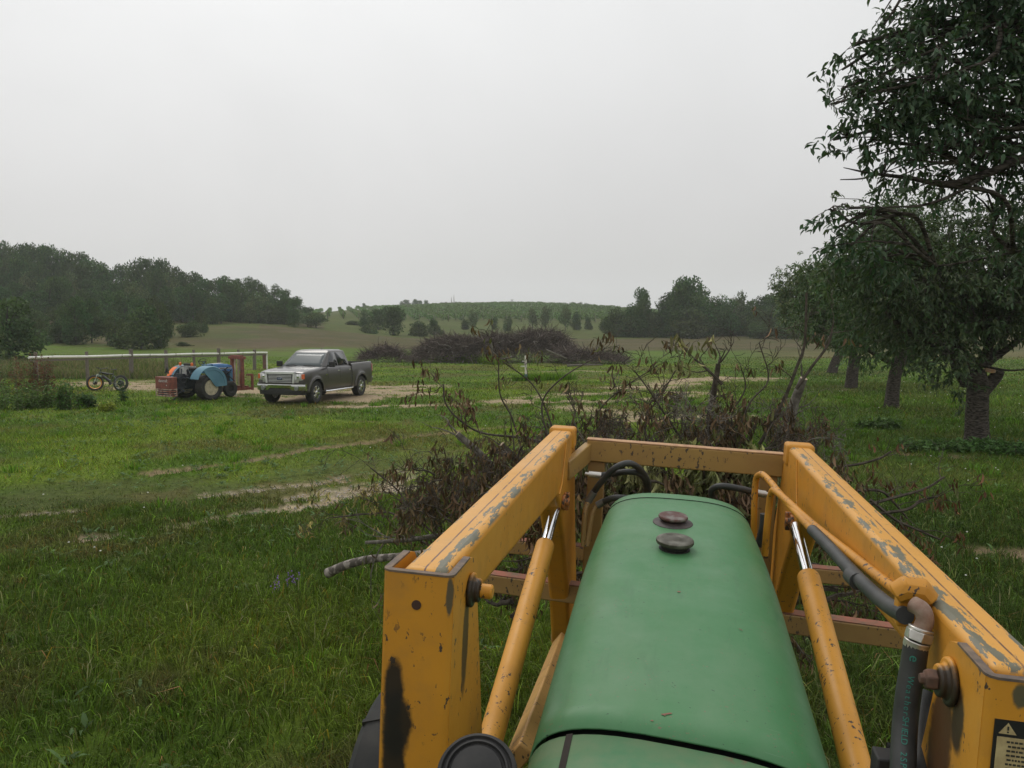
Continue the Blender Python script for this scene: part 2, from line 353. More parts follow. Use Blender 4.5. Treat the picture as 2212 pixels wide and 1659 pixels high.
def build_ground():
    fineA = np.arange(-44, 44.01, .13); coarse = np.concatenate([np.arange(-180, -44, 2.5), fineA, np.arange(44.5, 180, 2.5)])
    rad = np.concatenate([[0.0], np.geomspace(.8, 3.6, 14), np.geomspace(3.7, 120, 420), np.geomspace(122, 900, 150)])
    A, Rr = np.meshgrid(np.radians(coarse), rad); x = (np.sin(A) * Rr).ravel(); y = (np.cos(A) * Rr).ravel()
    z = hgt(x, y); Z = zones(x, y)
    z = z - .05 * np.maximum(Z['gravel'], Z['dirt']) * (y < 40) - .03 * Z['short'] * (y < 40)
    base = grass_col(x, y, Z, 1.0) * .8
    for kind, cc in (('dirt', DIRT), ('sand', SAND), ('gravel', GRAV)):
        w = np.clip(Z[kind] * 1.3, 0, 1)[:, None]; base = base * (1 - w) + cc * w
    na, nr = len(coarse), len(rad)
    i = np.arange(nr - 1)[:, None] * na; j = np.arange(na)[None]; j2 = (j + 1) % na
    f = np.stack([i + j, i + na + j, i + na + j2, i + j2], -1).reshape(-1, 4)[:, ::-1]
    mb = MB(); mb.add(np.stack([x, y, z], 1), [f], base)
    m, t, b = newmat('meadow_ground'); a = nd(t, 'ShaderNodeAttribute', attribute_name='col'); v = coords(t)
    n1 = noise(t, v, 9, 5, .65); n2 = noise(t, v, 1.3, 4); n3 = noise(t, v, 60, 2, .7)
    c = mixc(t, 1.0, a.outputs['Color'], mixc(t, mapr(t, n1, .3, .7), (.62, .62, .62), (1.3, 1.28, 1.2)), 'MULTIPLY')
    c = mixc(t, 1.0, c, mixc(t, mapr(t, n3, .3, .7), (.7, .72, .7), (1.25, 1.25, 1.25)), 'MULTIPLY')
    c = mixc(t, mapr(t, n2, .35, .7, 0, .35), c, mixc(t, 1.0, c, (1.25, 1.05, .8), 'MULTIPLY'))
    t.links.new(c, b.inputs['Base Color']); b.inputs['Roughness'].default_value = .95; b.inputs['Specular IOR Level'].default_value = .1
    h = mth(t, 'ADD', n1, mth(t, 'MULTIPLY', n3, .5)); bump(t, b, h, .8, .04)
    o = mb.build('ground', m, fix=False, smooth=180)
    tag(o, kind='structure')
build_ground()
rng = np.random.default_rng(7)
def blades(mb, y0, y1, dens, w, hh, full, umax=.90, seed=0, keep=None, xoff=0):
    area = umax * (y1 * y1 - y0 * y0); n = int(area * dens)
    r = np.random.default_rng(seed)
    y = np.sqrt(r.uniform(y0 * y0, y1 * y1, n)); x = r.uniform(-umax, umax, n) * y
    Z = zones(x, y); bare = np.maximum.reduce([Z['dirt'] * 1.1, Z['sand'] * 1.1, Z['gravel'] * 1.15])
    p = np.clip(1 - bare, 0.02, 1) * np.where(Z['short'] > .4, .75, 1)
    p = p * np.clip(.55 + 1.4 * (fbm(x * 2.2, y * 2.2, 90) - .3), .3, 1)
    k = r.uniform(size=n) < p; x, y = x[k], y[k]; Z = {a: b[k] for a, b in Z.items()}; n = len(x)
    hn = fbm(x * 1.1, y * 1.1, 55); hl = hh * (.35 + 1.3 * hn) * r.uniform(.5, 1.3, n) * (1 - .55 * Z['short']) * (1 + .35 * Z['orch'] + .6 * Z['dry'])
    hl *= 1 - .6 * np.clip(np.maximum.reduce([Z['dirt'], Z['sand'], Z['gravel']]), 0, 1)
    wind = (fbm(x * .35, y * .35, 66) * 4 + fbm(x * 1.8, y * 1.8, 67) * 5) * 2 * math.pi
    az = wind + r.normal(0, .9, n); lean = np.clip(r.normal(1.0, .35, n), .15, 1.6)
    col = grass_col(x, y, Z, 1.0) * (r.lognormal(-.14, .48, n))[:, None]
    yel = (r.uniform(size=n) < .035)[:, None]; col = np.where(yel, np.array([.34, .33, .16]) * r.uniform(.5, 1.2, n)[:, None], col); dk = (r.uniform(size=n) < .08)[:, None]; col = np.where(dk, col * np.array([1.5, .75, .8]), col)
    z = hgt(x, y) - .05 * np.maximum(Z['gravel'], Z['dirt']) - .03 * Z['short'] - .01
    d = np.stack([np.cos(az), np.sin(az), np.zeros(n)], 1); wa = r.uniform(0, math.pi, n)
    sx = np.stack([np.cos(wa), np.sin(wa), np.zeros(n)], 1) * (w * r.uniform(.6, 1.3, n) / 2)[:, None]
    B = np.stack([x, y, z], 1); up = np.array([0, 0, 1.])
    T = B + d * (np.sin(lean) * hl)[:, None] + up * (np.cos(lean) * hl)[:, None]
    if full:
        M = B + d * (np.sin(lean * .45) * hl * .55)[:, None] + up * (np.cos(lean * .45) * hl * .6)[:, None]
        v = np.stack([B - sx, B + sx, M + sx * .8, M - sx * .8, T], 1).reshape(-1, 3); o = np.arange(n)[:, None] * 5
        mb.add(v, [o + np.array([[0, 1, 2, 3]]), o + np.array([[3, 2, 4]])], np.repeat(col, 5, 0))
    else:
        v = np.stack([B - sx, B + sx, T], 1).reshape(-1, 3); o = np.arange(n)[:, None] * 3
        mb.add(v, [o + np.array([[0, 1, 2]])], np.repeat(col, 3, 0))
gm = vmat('grass_blades', .65, .28, .08, var=0)
mb = MB()
blades(mb, 3.6, 7.5, 4300, .0062, .135, True, seed=1, umax=.92)
blades(mb, 3.6, 8.5, 260, .008, .24, True, seed=31, umax=.92)
blades(mb, 7.5, 12, 2400, .008, .125, True, seed=2)
blades(mb, 12, 22, 800, .014, .12, False, seed=3)
blades(mb, 22, 40, 210, .028, .13, False, seed=4)
blades(mb, 40, 75, 50, .06, .10, False, seed=5)
o = mb.build('grass', gm, fix=False, smooth=0); tag(o, kind='stuff')
# tufts of taller grass
def tufts(spots, seed, hh=.34, per=60, rad=.14, tint=(1, 1, 1)):
    r = np.random.default_rng(seed); mb = MB()
    for (x, y) in spots:
        n = per; a = r.uniform(0, 6.28, n); q = rad * np.sqrt(r.uniform(0, 1, n)); X = x + q * np.cos(a); Y = y + q * np.sin(a)
        B = np.stack([X, Y, hgt(X, Y) - .02], 1); lean = r.uniform(.1, .95, n); h = hh * r.uniform(.5, 1.1, n)
        d = np.stack([np.cos(a), np.sin(a), 0 * a], 1); s = np.stack([-np.sin(a), np.cos(a), 0 * a], 1) * .004 * (1 + y / 12)
        M = B + d * (np.sin(lean * .5) * h * .6)[:, None] + np.array([0, 0, 1]) * (np.cos(lean * .5) * h * .6)[:, None]
        T = M + d * (np.sin(lean * 1.5) * h * .5)[:, None] + np.array([0, 0, 1]) * (np.cos(lean * 1.5) * h * .5)[:, None]
        v = np.stack([B - s, B + s, M + s, M - s, T], 1).reshape(-1, 3); o = np.arange(n)[:, None] * 5
        c = (GREEN1 * .5 + GREEN3 * .6) * np.array(tint); c = np.repeat((c * r.uniform(.6, 1.7, n)[:, None]), 5, 0)
        mb.add(v, [o + np.array([[0, 1, 2, 3]]), o + np.array([[3, 2, 4]])], c)
    return mb
sp = []
for k in range(150):
    y = math.sqrt(rng.uniform(16, 30 ** 2)); x = rng.uniform(-.7, .7) * y
    if zones(np.array([x]), np.array([y]))['short'][0] < .3: sp.append((x, y))
o = tufts(sp, 5, .17, 40, .2, (1.3, 1.3, 1.2)).build('tall_grass_tufts', gm, fix=False, smooth=0); tag(o, kind='stuff')
# broad low leaves (dandelion, clover) among the grass, and small white flowers
def leafset(P, D, Nn, Ls, Ws, col, mb, fold=.25, droop=.25):
    # pointed leaves: base, two shoulders low, two high, tip (drooping)
    P = np.asarray(P); D = D / (np.linalg.norm(D, axis=1)[:, None] + 1e-9)
    S = np.cross(D, Nn); S /= (np.linalg.norm(S, axis=1)[:, None] + 1e-9); U = np.cross(S, D)
    L1, W1 = Ls[:, None], Ws[:, None]
    b = P; m1 = P + D * L1 * .35 - U * L1 * droop * .08; m2 = P + D * L1 * .72 - U * L1 * droop * .35; t = P + D * L1 - U * L1 * droop
    f1 = U * W1 * fold
    v = np.stack([b, m1 - S * W1 * .5 + f1, m1, m1 + S * W1 * .5 + f1, m2 - S * W1 * .38 + f1, m2, m2 + S * W1 * .38 + f1, t], 1).reshape(-1, 3)
    o = np.arange(len(P))[:, None] * 8
    mb.add(v, [np.concatenate([o + np.array([[0, 2, 1, 0]]) for _ in range(0)]) if 0 else o + np.array([[1, 2, 5, 4]]), o + np.array([[2, 3, 6, 5]]),
               o + np.array([[0, 2, 1]]), o + np.array([[0, 3, 2]]), o + np.array([[4, 5, 7]]), o + np.array([[5, 6, 7]])], np.repeat(col, 8, 0))
def fastleaf(P, D, Nn, Ls, Ws, col, mb):          # rhombus with a fold: four vertices, two triangles
    D = D / (np.linalg.norm(D, axis=1)[:, None] + 1e-9); S = np.cross(D, Nn); S /= (np.linalg.norm(S, axis=1)[:, None] + 1e-9); U = np.cross(S, D)
    L1, W1 = Ls[:, None], Ws[:, None]
    v = np.stack([P, P + D * L1 * .5 + S * W1 * .5 + U * W1 * .15, P + D * L1 - U * L1 * .15, P + D * L1 * .45 - S * W1 * .5 + U * W1 * .15], 1).reshape(-1, 3)
    o = np.arange(len(P))[:, None] * 4
    mb.add(v, [o + np.array([[0, 1, 2]]), o + np.array([[0, 2, 3]])], np.repeat(col, 4, 0))
def rdir(r, n, flat=1.0):
    d = r.normal(size=(n, 3)); d[:, 2] *= flat; return d / np.linalg.norm(d, axis=1)[:, None]
mb = MB(); r = np.random.default_rng(11)
n = 2600; y = np.sqrt(r.uniform(14, 26 ** 2, n)); x = r.uniform(-.72, .72, n) * y
k = fbm(x * .6, y * .6, 88) > .47; x, y = x[k], y[k]; n = len(x)
for q in range(6):
    a = r.uniform(0, 6.28, n); D = np.stack([np.cos(a), np.sin(a), r.uniform(.15, .8, n)], 1)
    P = np.stack([x + r.normal(0, .02, n), y + r.normal(0, .02, n), hgt(x, y) + r.uniform(.0, .05, n)], 1)
    c = np.array([.085, .150, .055]) * r.uniform(.6, 1.5, n)[:, None]
    leafset(P, D, np.tile([0, 0, 1.], (n, 1)), r.uniform(.06, .15, n), r.uniform(.018, .04, n), c, mb, .1, .3)
o = mb.build('clover_leaves', gm, fix=False, smooth=0); tag(o, kind='stuff')
mb = MB(); n = 900; y = np.sqrt(r.uniform(25, 45 ** 2, n)); x = r.uniform(-.7, .7, n) * y
col = 1106 + F * x / y; pr = np.where(col > 1700, .6, .06) * np.clip((fbm(x * .3, y * .3, 99) - .35) * 4, .1, 1); k = r.uniform(size=n) < pr; x, y = x[k], y[k]
extra = [ground(*p)[:2] for p in ((1490, 1003), (800, 985), (320, 1085), (95, 1092), (395, 1020), (312, 1122), (960, 990), (957, 995), (150, 1205), (205, 1208), (218, 1216), (2150, 1030), (2155, 1036), (2085, 1028), (2010, 1002))]
x = np.concatenate([x, [e_[0] for e_ in extra]]); y = np.concatenate([y, [e_[1] for e_ in extra]])
for X, Y in zip(x, y):
    z = gz(X, Y) + .10 + rng.uniform(0, .08); s = .008 + .00035 * Y
    mb.lathe([(0, -s * .6), (s, -s * .2), (s * .9, s * .4), (0, s * .8)], (X, Y, z), n=6)
o = mb.build('clover_flowers', pmat('white_petals', (.72, .72, .62), rough=.8), smooth=60); tag(o, kind='stuff')
# gravel
mb = MB(); n = 90000; y = np.sqrt(r.uniform(16, 24 ** 2, n)); x = r.uniform(-.75, .5, n) * y; Z = zones(x, y)
k = r.uniform(size=n) < Z['gravel'] * .85; x, y = x[k], y[k]; n = len(x)
s = r.uniform(.008, .026, n); oc = np.array([[1, 0, 0], [-1, 0, 0], [0, 1, 0], [0, -1, 0], [0, 0, 1], [0, 0, -1.]])
v = oc[None] * s[:, None, None] * r.uniform(.6, 1.2, (n, 6, 1)) * np.array([1, 1, .6]); a = r.uniform(0, 6.28, n)
ca, sa = np.cos(a)[:, None], np.sin(a)[:, None]; v = np.stack([v[..., 0] * ca - v[..., 1] * sa, v[..., 0] * sa + v[..., 1] * ca, v[..., 2]], -1)
v = v + np.stack([x, y, hgt(x, y) - .045], 1)[:, None]; o = np.arange(n)[:, None, None] * 6
f = np.array([[0, 2, 4], [2, 1, 4], [1, 3, 4], [3, 0, 4], [2, 0, 5], [1, 2, 5], [3, 1, 5], [0, 3, 5]])[None]
c = np.repeat(np.array([.38, .35, .31]) * r.uniform(.5, 1.35, n)[:, None], 6, 0)
mb.add(v.reshape(-1, 3), [(o + f).reshape(-1, 3)], c)
o = mb.build('gravel', vmat('gravel_stone', .9, 0, .3, var=0), fix=False, smooth=0); tag(o, kind='stuff')
# ================================================================== THE GREEN TRACTOR WITH ITS LOADER (the viewer stands on it)
YAW, ROLL = R_(11.2), 0.045
TF = np.array([math.sin(YAW), math.cos(YAW), 0]); TR = np.array([math.cos(ROLL) * math.cos(YAW), -math.cos(ROLL) * math.sin(YAW), -math.sin(ROLL)]); TU = np.cross(TR, TF)
TM = np.stack([TR, TF, TU], 1); TO = np.array([0, 0, CAMZ]) - 2.5 * TU
def PT(x, y, t=None, s=None, u=None):      # tractor coordinates (right, forward, up) of the point seen at (x, y) on one plane
    d = ray(x, y) @ TM
    k = t / d[0] if t is not None else s / d[1] if s is not None else (u - 2.5) / d[2]
    return d * k + np.array([0, 0, 2.5])
def T2W(p): return TM @ np.asarray(p) + TO
trac = empty('green_tractor', label='old green tractor in the foreground carrying a yellow front loader', cat='tractor')
trac.matrix_world = Matrix([[*TM[0], TO[0]], [*TM[1], TO[1]], [*TM[2], TO[2]], [0, 0, 0, 1]])

def yellow(name, groove=None, chip=.62, patch=None, dirt=.5, base=(.61, .275, .029)):
    m, t, b = newmat(name); v = coords(t); sp = nd(t, 'ShaderNodeSeparateXYZ'); t.links.new(v, sp.inputs[0])
    n1 = noise(t, v, 3, 4); n2 = noise(t, v, 40, 3)
    c = mixc(t, mapr(t, n1, .35, .7), base, (base[0] * .82, base[1] * .80, base[2] * .8))
    c = mixc(t, mapr(t, noise(t, v, 7, 6, .65), .5, .8, 0, dirt), c, (.26, .15, .06))
    rough = .42
    # chipped paint: small sharp flecks
    vs = coords(t, (62, 62, 38)); ch = noise(t, vs, 1, 4, .62); big = noise(t, v, 6, 2)
    k = mth(t, 'MULTIPLY', mapr(t, ch, chip + .035, chip + .05), mapr(t, big, .44, .50))
    c = mixc(t, k, c, (.075, .052, .038))
    if groove is not None:
        xc, g2 = groove
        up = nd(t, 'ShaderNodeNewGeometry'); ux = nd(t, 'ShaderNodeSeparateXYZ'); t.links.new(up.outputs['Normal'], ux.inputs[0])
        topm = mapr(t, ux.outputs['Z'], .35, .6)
        vv = coords(t, (52, 8, 30)); pr = noise(t, vv, 1, 7, .70); pr2 = noise(t, coords(t, (90, 30, 60)), 1, 3, .7)
        dx = mth(t, 'ABSOLUTE', mth(t, 'SUBTRACT', sp.outputs['X'], g2)); near = mapr(t, dx, .008, .045, .17, -.06)
        zn = mapr(t, sp.outputs['Y'], 1.3, 3.4, .03, -.045)
        dx2 = mth(t, 'ABSOLUTE', mth(t, 'SUBTRACT', sp.outputs['X'], 2 * xc - g2)); near2 = mapr(t, dx2, .004, .016, .10, -.2)
        sc_ = mth(t, 'ADD', mth(t, 'ADD', mth(t, 'ADD', pr, mth(t, 'MAXIMUM', near, near2)), zn), mth(t, 'MULTIPLY', mth(t, 'SUBTRACT', pr2, .5), .14))
        pk = mth(t, 'MULTIPLY', mapr(t, sc_, .666, .675), topm)
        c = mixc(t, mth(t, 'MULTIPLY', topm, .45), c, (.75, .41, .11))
        c = mixc(t, pk, c, mixc(t, n2, (.115, .11, .075), (.19, .18, .125)))
        gl_ = mth(t, 'ABSOLUTE', mth(t, 'SUBTRACT', mth(t, 'ADD', sp.outputs['X'], mth(t, 'MULTIPLY', mth(t, 'SUBTRACT', noise(t, coords(t, (1, 9, 1)), 1, 3), .5), .004)), xc))
        gk = mth(t, 'MULTIPLY', mth(t, 'MULTIPLY', mapr(t, gl_, .0010, .0026, 1, 0), topm), mapr(t, noise(t, v, 22, 3), .35, .5, .35, 1))
        c = mixc(t, gk, c, (.12, .06, .05))
    if patch:
        for (px_, py_, pz_, rx, ry, rz, colr, rag) in patch:
            mp = nd(t, 'ShaderNodeMapping'); tc = nd(t, 'ShaderNodeTexCoord'); t.links.new(tc.outputs['Object'], mp.inputs[0])
            mp.vector_type = 'POINT'; mp.inputs['Location'].default_value = (-px_ / rx, -py_ / ry, -pz_ / rz); mp.inputs['Scale'].default_value = (1 / rx, 1 / ry, 1 / rz)
            ln = nd(t, 'ShaderNodeVectorMath', operation='LENGTH'); t.links.new(mp.outputs[0], ln.inputs[0])
            e_ = mth(t, 'ADD', ln.outputs['Value'], mth(t, 'MULTIPLY', mth(t, 'SUBTRACT', noise(t, v, 16, 5, .7), .5), rag))
            c = mixc(t, mapr(t, e_, .70, 1.12, .97, 0, True), c, colr)
    t.links.new(c, b.inputs['Base Color']); b.inputs['Roughness'].default_value = rough; b.inputs['Specular IOR Level'].default_value = .35
    t.links.new(mapr(t, n1, .3, .7, .36, .6), b.inputs['Roughness']); bump(t, b, mth(t, 'ADD', n2, mth(t, 'MULTIPLY', ch, .5)), .12, .004)
    return m
yl_plain = yellow('yellow_loader_paint', chip=.60)
yl_old = yellow('yellow_faded_paint', chip=.57, base=(.33, .205, .072), dirt=.8)
rusty = pmat('rusty_steel', (.16, .075, .045), (.075, .045, .032), 22, .8, bumps=.3, bdist=.003)
rust_top = pmat('rust_red_paint', (.30, .10, .06), (.16, .10, .06), 18, .8, bumps=.3, bdist=.003)
chrome = pmat('chrome', (.86, .87, .88), (.8, .8, .82), 3, .10, 1)
zinc = pmat('zinc_fitting', (.66, .64, .60), (.45, .42, .38), 30, .35, .8)
rubber = pmat('hose_rubber', (.022, .024, .023), (.05, .05, .048), 14, .55, bumps=.15, bdist=.002)
tyre_m = pmat('tyre_rubber', (.020, .021, .020), (.040, .038, .034), 8, .8, bumps=.2, bdist=.004)
blackp = pmat('black_plastic', (.014, .014, .014), (.032, .030, .028), 20, .72, bumps=.1, bdist=.002)
dark = pmat('dark_steel', (.045, .04, .033), (.02, .02, .018), 8, .8)  # dark mottled steel of the front axle
grime = (.020, .018, .015)
# ---- loader arms
def arm(t0, t1, s0, inner, mat_):
    poly = [(s0, 2.0), (3.46, 2.0), (3.54, 1.975), (3.58, 1.92), (3.72, 1.60), (3.95, 1.2), (4.1, .8), (3.86, .8), (3.62, 1.2), (3.38, 1.5), (3.17, 1.72), (3.06, 1.795), (s0 + .3, 1.862), (s0 + .05, 1.865), (s0, 1.88)]
    mb = MB(); mb.prism(poly, 0, t0, t1)
    o = mb.build('loader_arm', mat_, trac, bev=.017, seg=3)
    k = MB(); k.box(((t0 + t1) / 2, 3.49, 1.965), (t1 - t0 + .018, .10, .092)); k.build('knee_plate', yl_plain, o, bev=.012)
    w = MB(); ti = t1 + .002 if inner > 0 else t0 - .002
    w.tube([(ti, 3.215, 1.985), (ti, 3.19, 1.92), (ti, 3.14, 1.83), (ti, 3.08, 1.80)], .0045, 6)
    w.build('weld_seam', yl_plain, o)
    # hollow rear end of the box tube: dark slot where the two halves meet
    w = MB(); w.box(((t0 + t1) / 2, s0 - .003, 1.978), (.014, .01, .02)); w.box(((t0 + t1) / 2 - .022, s0 - .002, 1.981), (.03, .008, .007)); w.box(((t0 + t1) / 2 + .024, s0 - .002, 1.979), (.034, .008, .006))
    w.build('end_slot', rusty, o)
    p = MB(); sgn = inner; tt = t1 if inner > 0 else t0
    p.lathe([(.030, 0), (.030, .012), (.016, .012), (.016, .03), (0, .03)], (tt, 3.205, 1.742), (sgn, 0, 0), 18); p.box((tt + sgn * .012, 3.255, 1.735), (.022, .03, .07))
    p.build('rod_pin', yellow('pin_paint', chip=.5, base=(.42, .16, .045)), o, bev=.003)
    return o
armL = arm(-.485, -.392, 1.455, 1, yellow('yellow_arm_paint_worn', groove=(-.440, -.408)))
armR = arm(.507, .60, 1.30, -1, yellow('yellow_arm_paint_scraped', groove=(.556, .526), chip=.6))
# ---- posts (folded U channels)
def post(t0, t1, sb, m, inner):
    th = .011; mb = MB()
    prof = [(sb, 1.995), (sb + .13, 1.995), (sb + .165, 1.985), (sb + .19, 1.955), (sb + .22, 1.87), (sb + .32, 1.53), (sb + .41, 1.2), (sb + .43, .75), (sb, .75)]
    def wall(a, b_):   # outline of the channel seen from above, swept: built as three plates butted end to end
        pass
    mb.prism([(sb + th, z) if s_ == sb else (s_, z) for s_, z in prof], 0, t0, t0 + th); mb.prism([(sb + th, z) if s_ == sb else (s_, z) for s_, z in prof], 0, t1 - th, t1)
    # back plate with rounded folds
    rr = .016; sec = []
    for z in (.75, 1.995):
        pts = []
        for a in np.linspace(0, 90, 6): pts.append((t0 + rr - rr * math.cos(R_(a)), sb + rr - rr * math.sin(R_(a)), z))
        for a in np.linspace(90, 0, 6): pts.append((t1 - rr + rr * math.cos(R_(a)), sb + rr - rr * math.sin(R_(a)), z))
        for a in np.linspace(0, 90, 6): pts.append((t1 - rr + (rr - th + .0005) * math.cos(R_(a)), sb + rr - (rr - th) * math.sin(R_(a)), z))
        for a in np.linspace(90, 0, 6): pts.append((t0 + rr - (rr - th + .0005) * math.cos(R_(a)), sb + rr - (rr - th) * math.sin(R_(a)), z))
        sec.append(pts)
    mb.loft(sec)
    o = mb.build('loader_post', m, trac, smooth=40)
    rim = MB(); z = 1.998; q = th + .003
    path = [(t0 + th / 2, sb + .128), (t0 + th / 2, sb + rr)] + [(t0 + rr - (rr - th / 2) * math.cos(R_(a)), sb + rr - (rr - th / 2) * math.sin(R_(a))) for a in (15, 45, 75)] + \
           [(t1 - rr + (rr - th / 2) * math.cos(R_(a)), sb + rr - (rr - th / 2) * math.sin(R_(a))) for a in (75, 45, 15)] + [(t1 - th / 2, sb + rr), (t1 - th / 2, sb + .128)]
    P = np.array(path); tn = np.gradient(P, axis=0); tn /= np.linalg.norm(tn, axis=1)[:, None]; nn = np.stack([-tn[:, 1], tn[:, 0]], 1)
    secs = [[(*(p + n_ * q / 2), z - .004), (*(p + n_ * q / 2), z), (*(p - n_ * q / 2), z), (*(p - n_ * q / 2), z - .004)] for p, n_ in zip(P, nn)]
    rim.loft(secs); rim.build('rim', pmat('worn_edge', (.20, .135, .085), (.09, .07, .06), 40, .7), o)
    ti = t1 if inner > 0 else t0
    b_ = MB(); R0 = .036 if inner > 0 else .040; b_.lathe([(R0, 0), (R0, .010), (R0 * .68, .011), (R0 * .68, .024)], (ti, sb + .14, 1.925), (inner, 0, 0), 24)
    b_.build('pivot_boss', yellow('boss_paint', chip=.55, patch=[(ti, sb + .12, 1.915, .1, .034, .05, grime, 1.0)]), o, bev=.004)
    b_ = MB(); b_.lathe([(.015, .024), (.015, .046), (.012, .05), (0, .05)] if inner > 0 else [(.018, .024), (.018, .038), (.015, .042), (.010, .042), (.009, .050), (0, .050)], (ti, sb + .14, 1.925), (inner, 0, 0), 6 if inner < 0 else 20); b_.build('pivot_pin', rusty if inner < 0 else yl_plain, o, bev=.002)
    return o
postL = post(-.517, -.377, 1.44, yellow('yellow_post_paint', chip=.585, patch=[(-.487, 1.44, 1.755, .022, .03, .075, grime, .9), (-.480, 1.44, 1.69, .033, .03, .075, grime, .9), (-.484, 1.44, 1.60, .026, .03, .11, grime, .9), (-.377, 1.56, 1.82, .05, .028, .11, (.10, .05, .02), .9),
     (-.383, 1.444, 1.955, .006, .02, .045, (.10, .08, .05), 1.6)]), 1)
hole = MB(); hole.lathe([(.0, -.0015), (.0095, -.0015), (.0095, .001), (0, .001)], (-.447, 1.439, 1.934), (0, -1, 0), 16); hole.build('bolt_hole', pmat('hole_rust', (.06, .03, .02), rough=.9), postL)
postR = post(.490, .632, 1.262, yellow('yellow_post_paint_stained', chip=.575, patch=[(.49, 1.43, 1.79, .06, .06, .15, (.075, .035, .015), 1.0), (.49, 1.36, 1.88, .04, .03, .06, (.05, .03, .018), 1.0), (.535, 1.262, 1.972, .012, .05, .022, (.09, .085, .05), 1.2)]), -1)
# warning decal on the right post
def quad(mb, c, w, h, y, mi=0, cut=0): mb.box((c[0], y, c[1]), (w, .001, h), mi=mi)
d0 = PT(2150, 1553, s=1.26); dx, dz = d0[0], d0[2]
mb = MB(); mb.box((dx + .034, 1.2610, dz - .075), (.068, .002, .15)); dec = mb.build('warning_decal', pmat('decal_black', (.012, .012, .012), rough=.5), postR, bev=0)
mb = MB(); mb.box((dx + .0345, 1.2592, dz - .086), (.060, .001, .121)); mb.prism([(dx + .006, dz - .0205), (dx + .030, dz - .0205), (dx + .018, dz - .0035)], 1, 1.2588, 1.2597)
mb.build('decal_panel', pmat('decal_cream', (.50, .40, .20), (.36, .27, .13), 60, .6), dec)
mb = MB(); rr_ = random.Random(3)
mb.box((dx + .018, 1.2584, dz - .0115), (.0022, .0006, .006)); mb.box((dx + .018, 1.2584, dz - .0172), (.0024, .0006, .0022))
for k in range(15):
    z = dz - .032 - k * .0068; x = dx + .017 + rr_.uniform(0, .003)
    while x < dx + .060:
        w = rr_.uniform(.002, .006); mb.box((x + w / 2, 1.2584, z), (w, .0006, .0028)); x += w + .0016
mb.build('decal_print', pmat('decal_ink', (.03, .028, .02), rough=.6), dec)
# ---- lift cylinders
def cyl(t, base, gland, rod, r=.035):
    b0, g0, r0 = PT(*base, t=t), PT(*gland, t=t), PT(*rod, t=t); d = g0 - b0; d /= np.linalg.norm(d); b1 = b0 - d * .35
    mb = MB(); mb.tube([b1, b0, g0 - d * .012, g0 - d * .004, g0], [r, r, r, r * .97, r * .86], 28)
    o = mb.build('lift_cylinder', yellow('cylinder_paint', chip=.575, base=(.70, .33, .045), dirt=.35), trac, smooth=40)
    e_ = MB(); e_.tube([g0, g0 + d * .006], [r * .8, r * .6], 24); e_.build('gland', rusty, o)
    mb = MB(); mb.tube([g0, g0 + d * np.linalg.norm(r0 - g0) * 1.25], [r * .56, r * .56], 24); mb.build('piston_rod', chrome, o, smooth=40)
    return o
cyl(-.415, (1062, 1590), (1178, 1176), (1207, 1092)); cyl(.50, (1850, 1659), (1746, 1246), (1722, 1172), .037)
# ---- braces and cross members below
mb = MB(); p, q = PT(1118, 1640, u=1.30), PT(1212, 1385, u=1.02); mb.beam(p, q, .075, .05, up=(-.8, 0, .6), w2=.07); mb.build('subframe_brace', yellow('brace_paint', chip=.57, base=(.55, .31, .10)), trac, bev=.006)
mb = MB(); p, q = PT(1800, 1180, t=.512), PT(1955, 1352, t=.512); mb.beam(p, q, .012, .02); mb.build('stay_rod', yl_plain, trac, bev=.002)
for (a, b_, uu, hh) in (((1035, 1234), (1955, 1356), 1.25, .085), ((1090, 1163), (1840, 1232), 1.25, .075)):
    p, q = PT(*a, u=uu), PT(*b_, u=uu); mb = MB(); mb.beam(p - [0, 0, hh / 2], q - [0, 0, hh / 2], .07, hh)
    o = mb.build('cross_member', yl_old, trac, bev=.006); mb = MB(); mb.beam(p + [0, 0, .0025], q + [0, 0, .0025], .066, .004); mb.build('rusted_top', rust_top, o)
# front guard frame between the arms
A, B = PT(1270, 948, s=3.62), PT(1692, 981, s=3.62); mb = MB()
mb.beam(A - [0, 0, .048], B - [0, 0, .048], .07, .096)
mb.beam(A + [.008, -.01, -.055], [-.40, 3.34, 1.845], .035, .085)
o = mb.build('guard_bar', yellow('guard_paint', chip=.56, base=(.38, .235, .072), dirt=.7), trac, bev=.005)
mb = MB(); mb.beam(A + [-.002, -.004, .0028], B + [.0, -.004, .0028], .062, .004); mb.build('bar_top', pmat('worn_top', (.50, .29, .13), (.34, .17, .08), 30, .6), o)
for xx, yy in ((1290, 990), (1660, 1018)):
    p = PT(xx, yy, s=3.625); mb = MB(); mb.beam(p - [0, 0, 1.0], p + [0, 0, .012], .075, .05, up=(0, 1, 0)); mb.build('guard_leg', yl_old, trac, bev=.004)
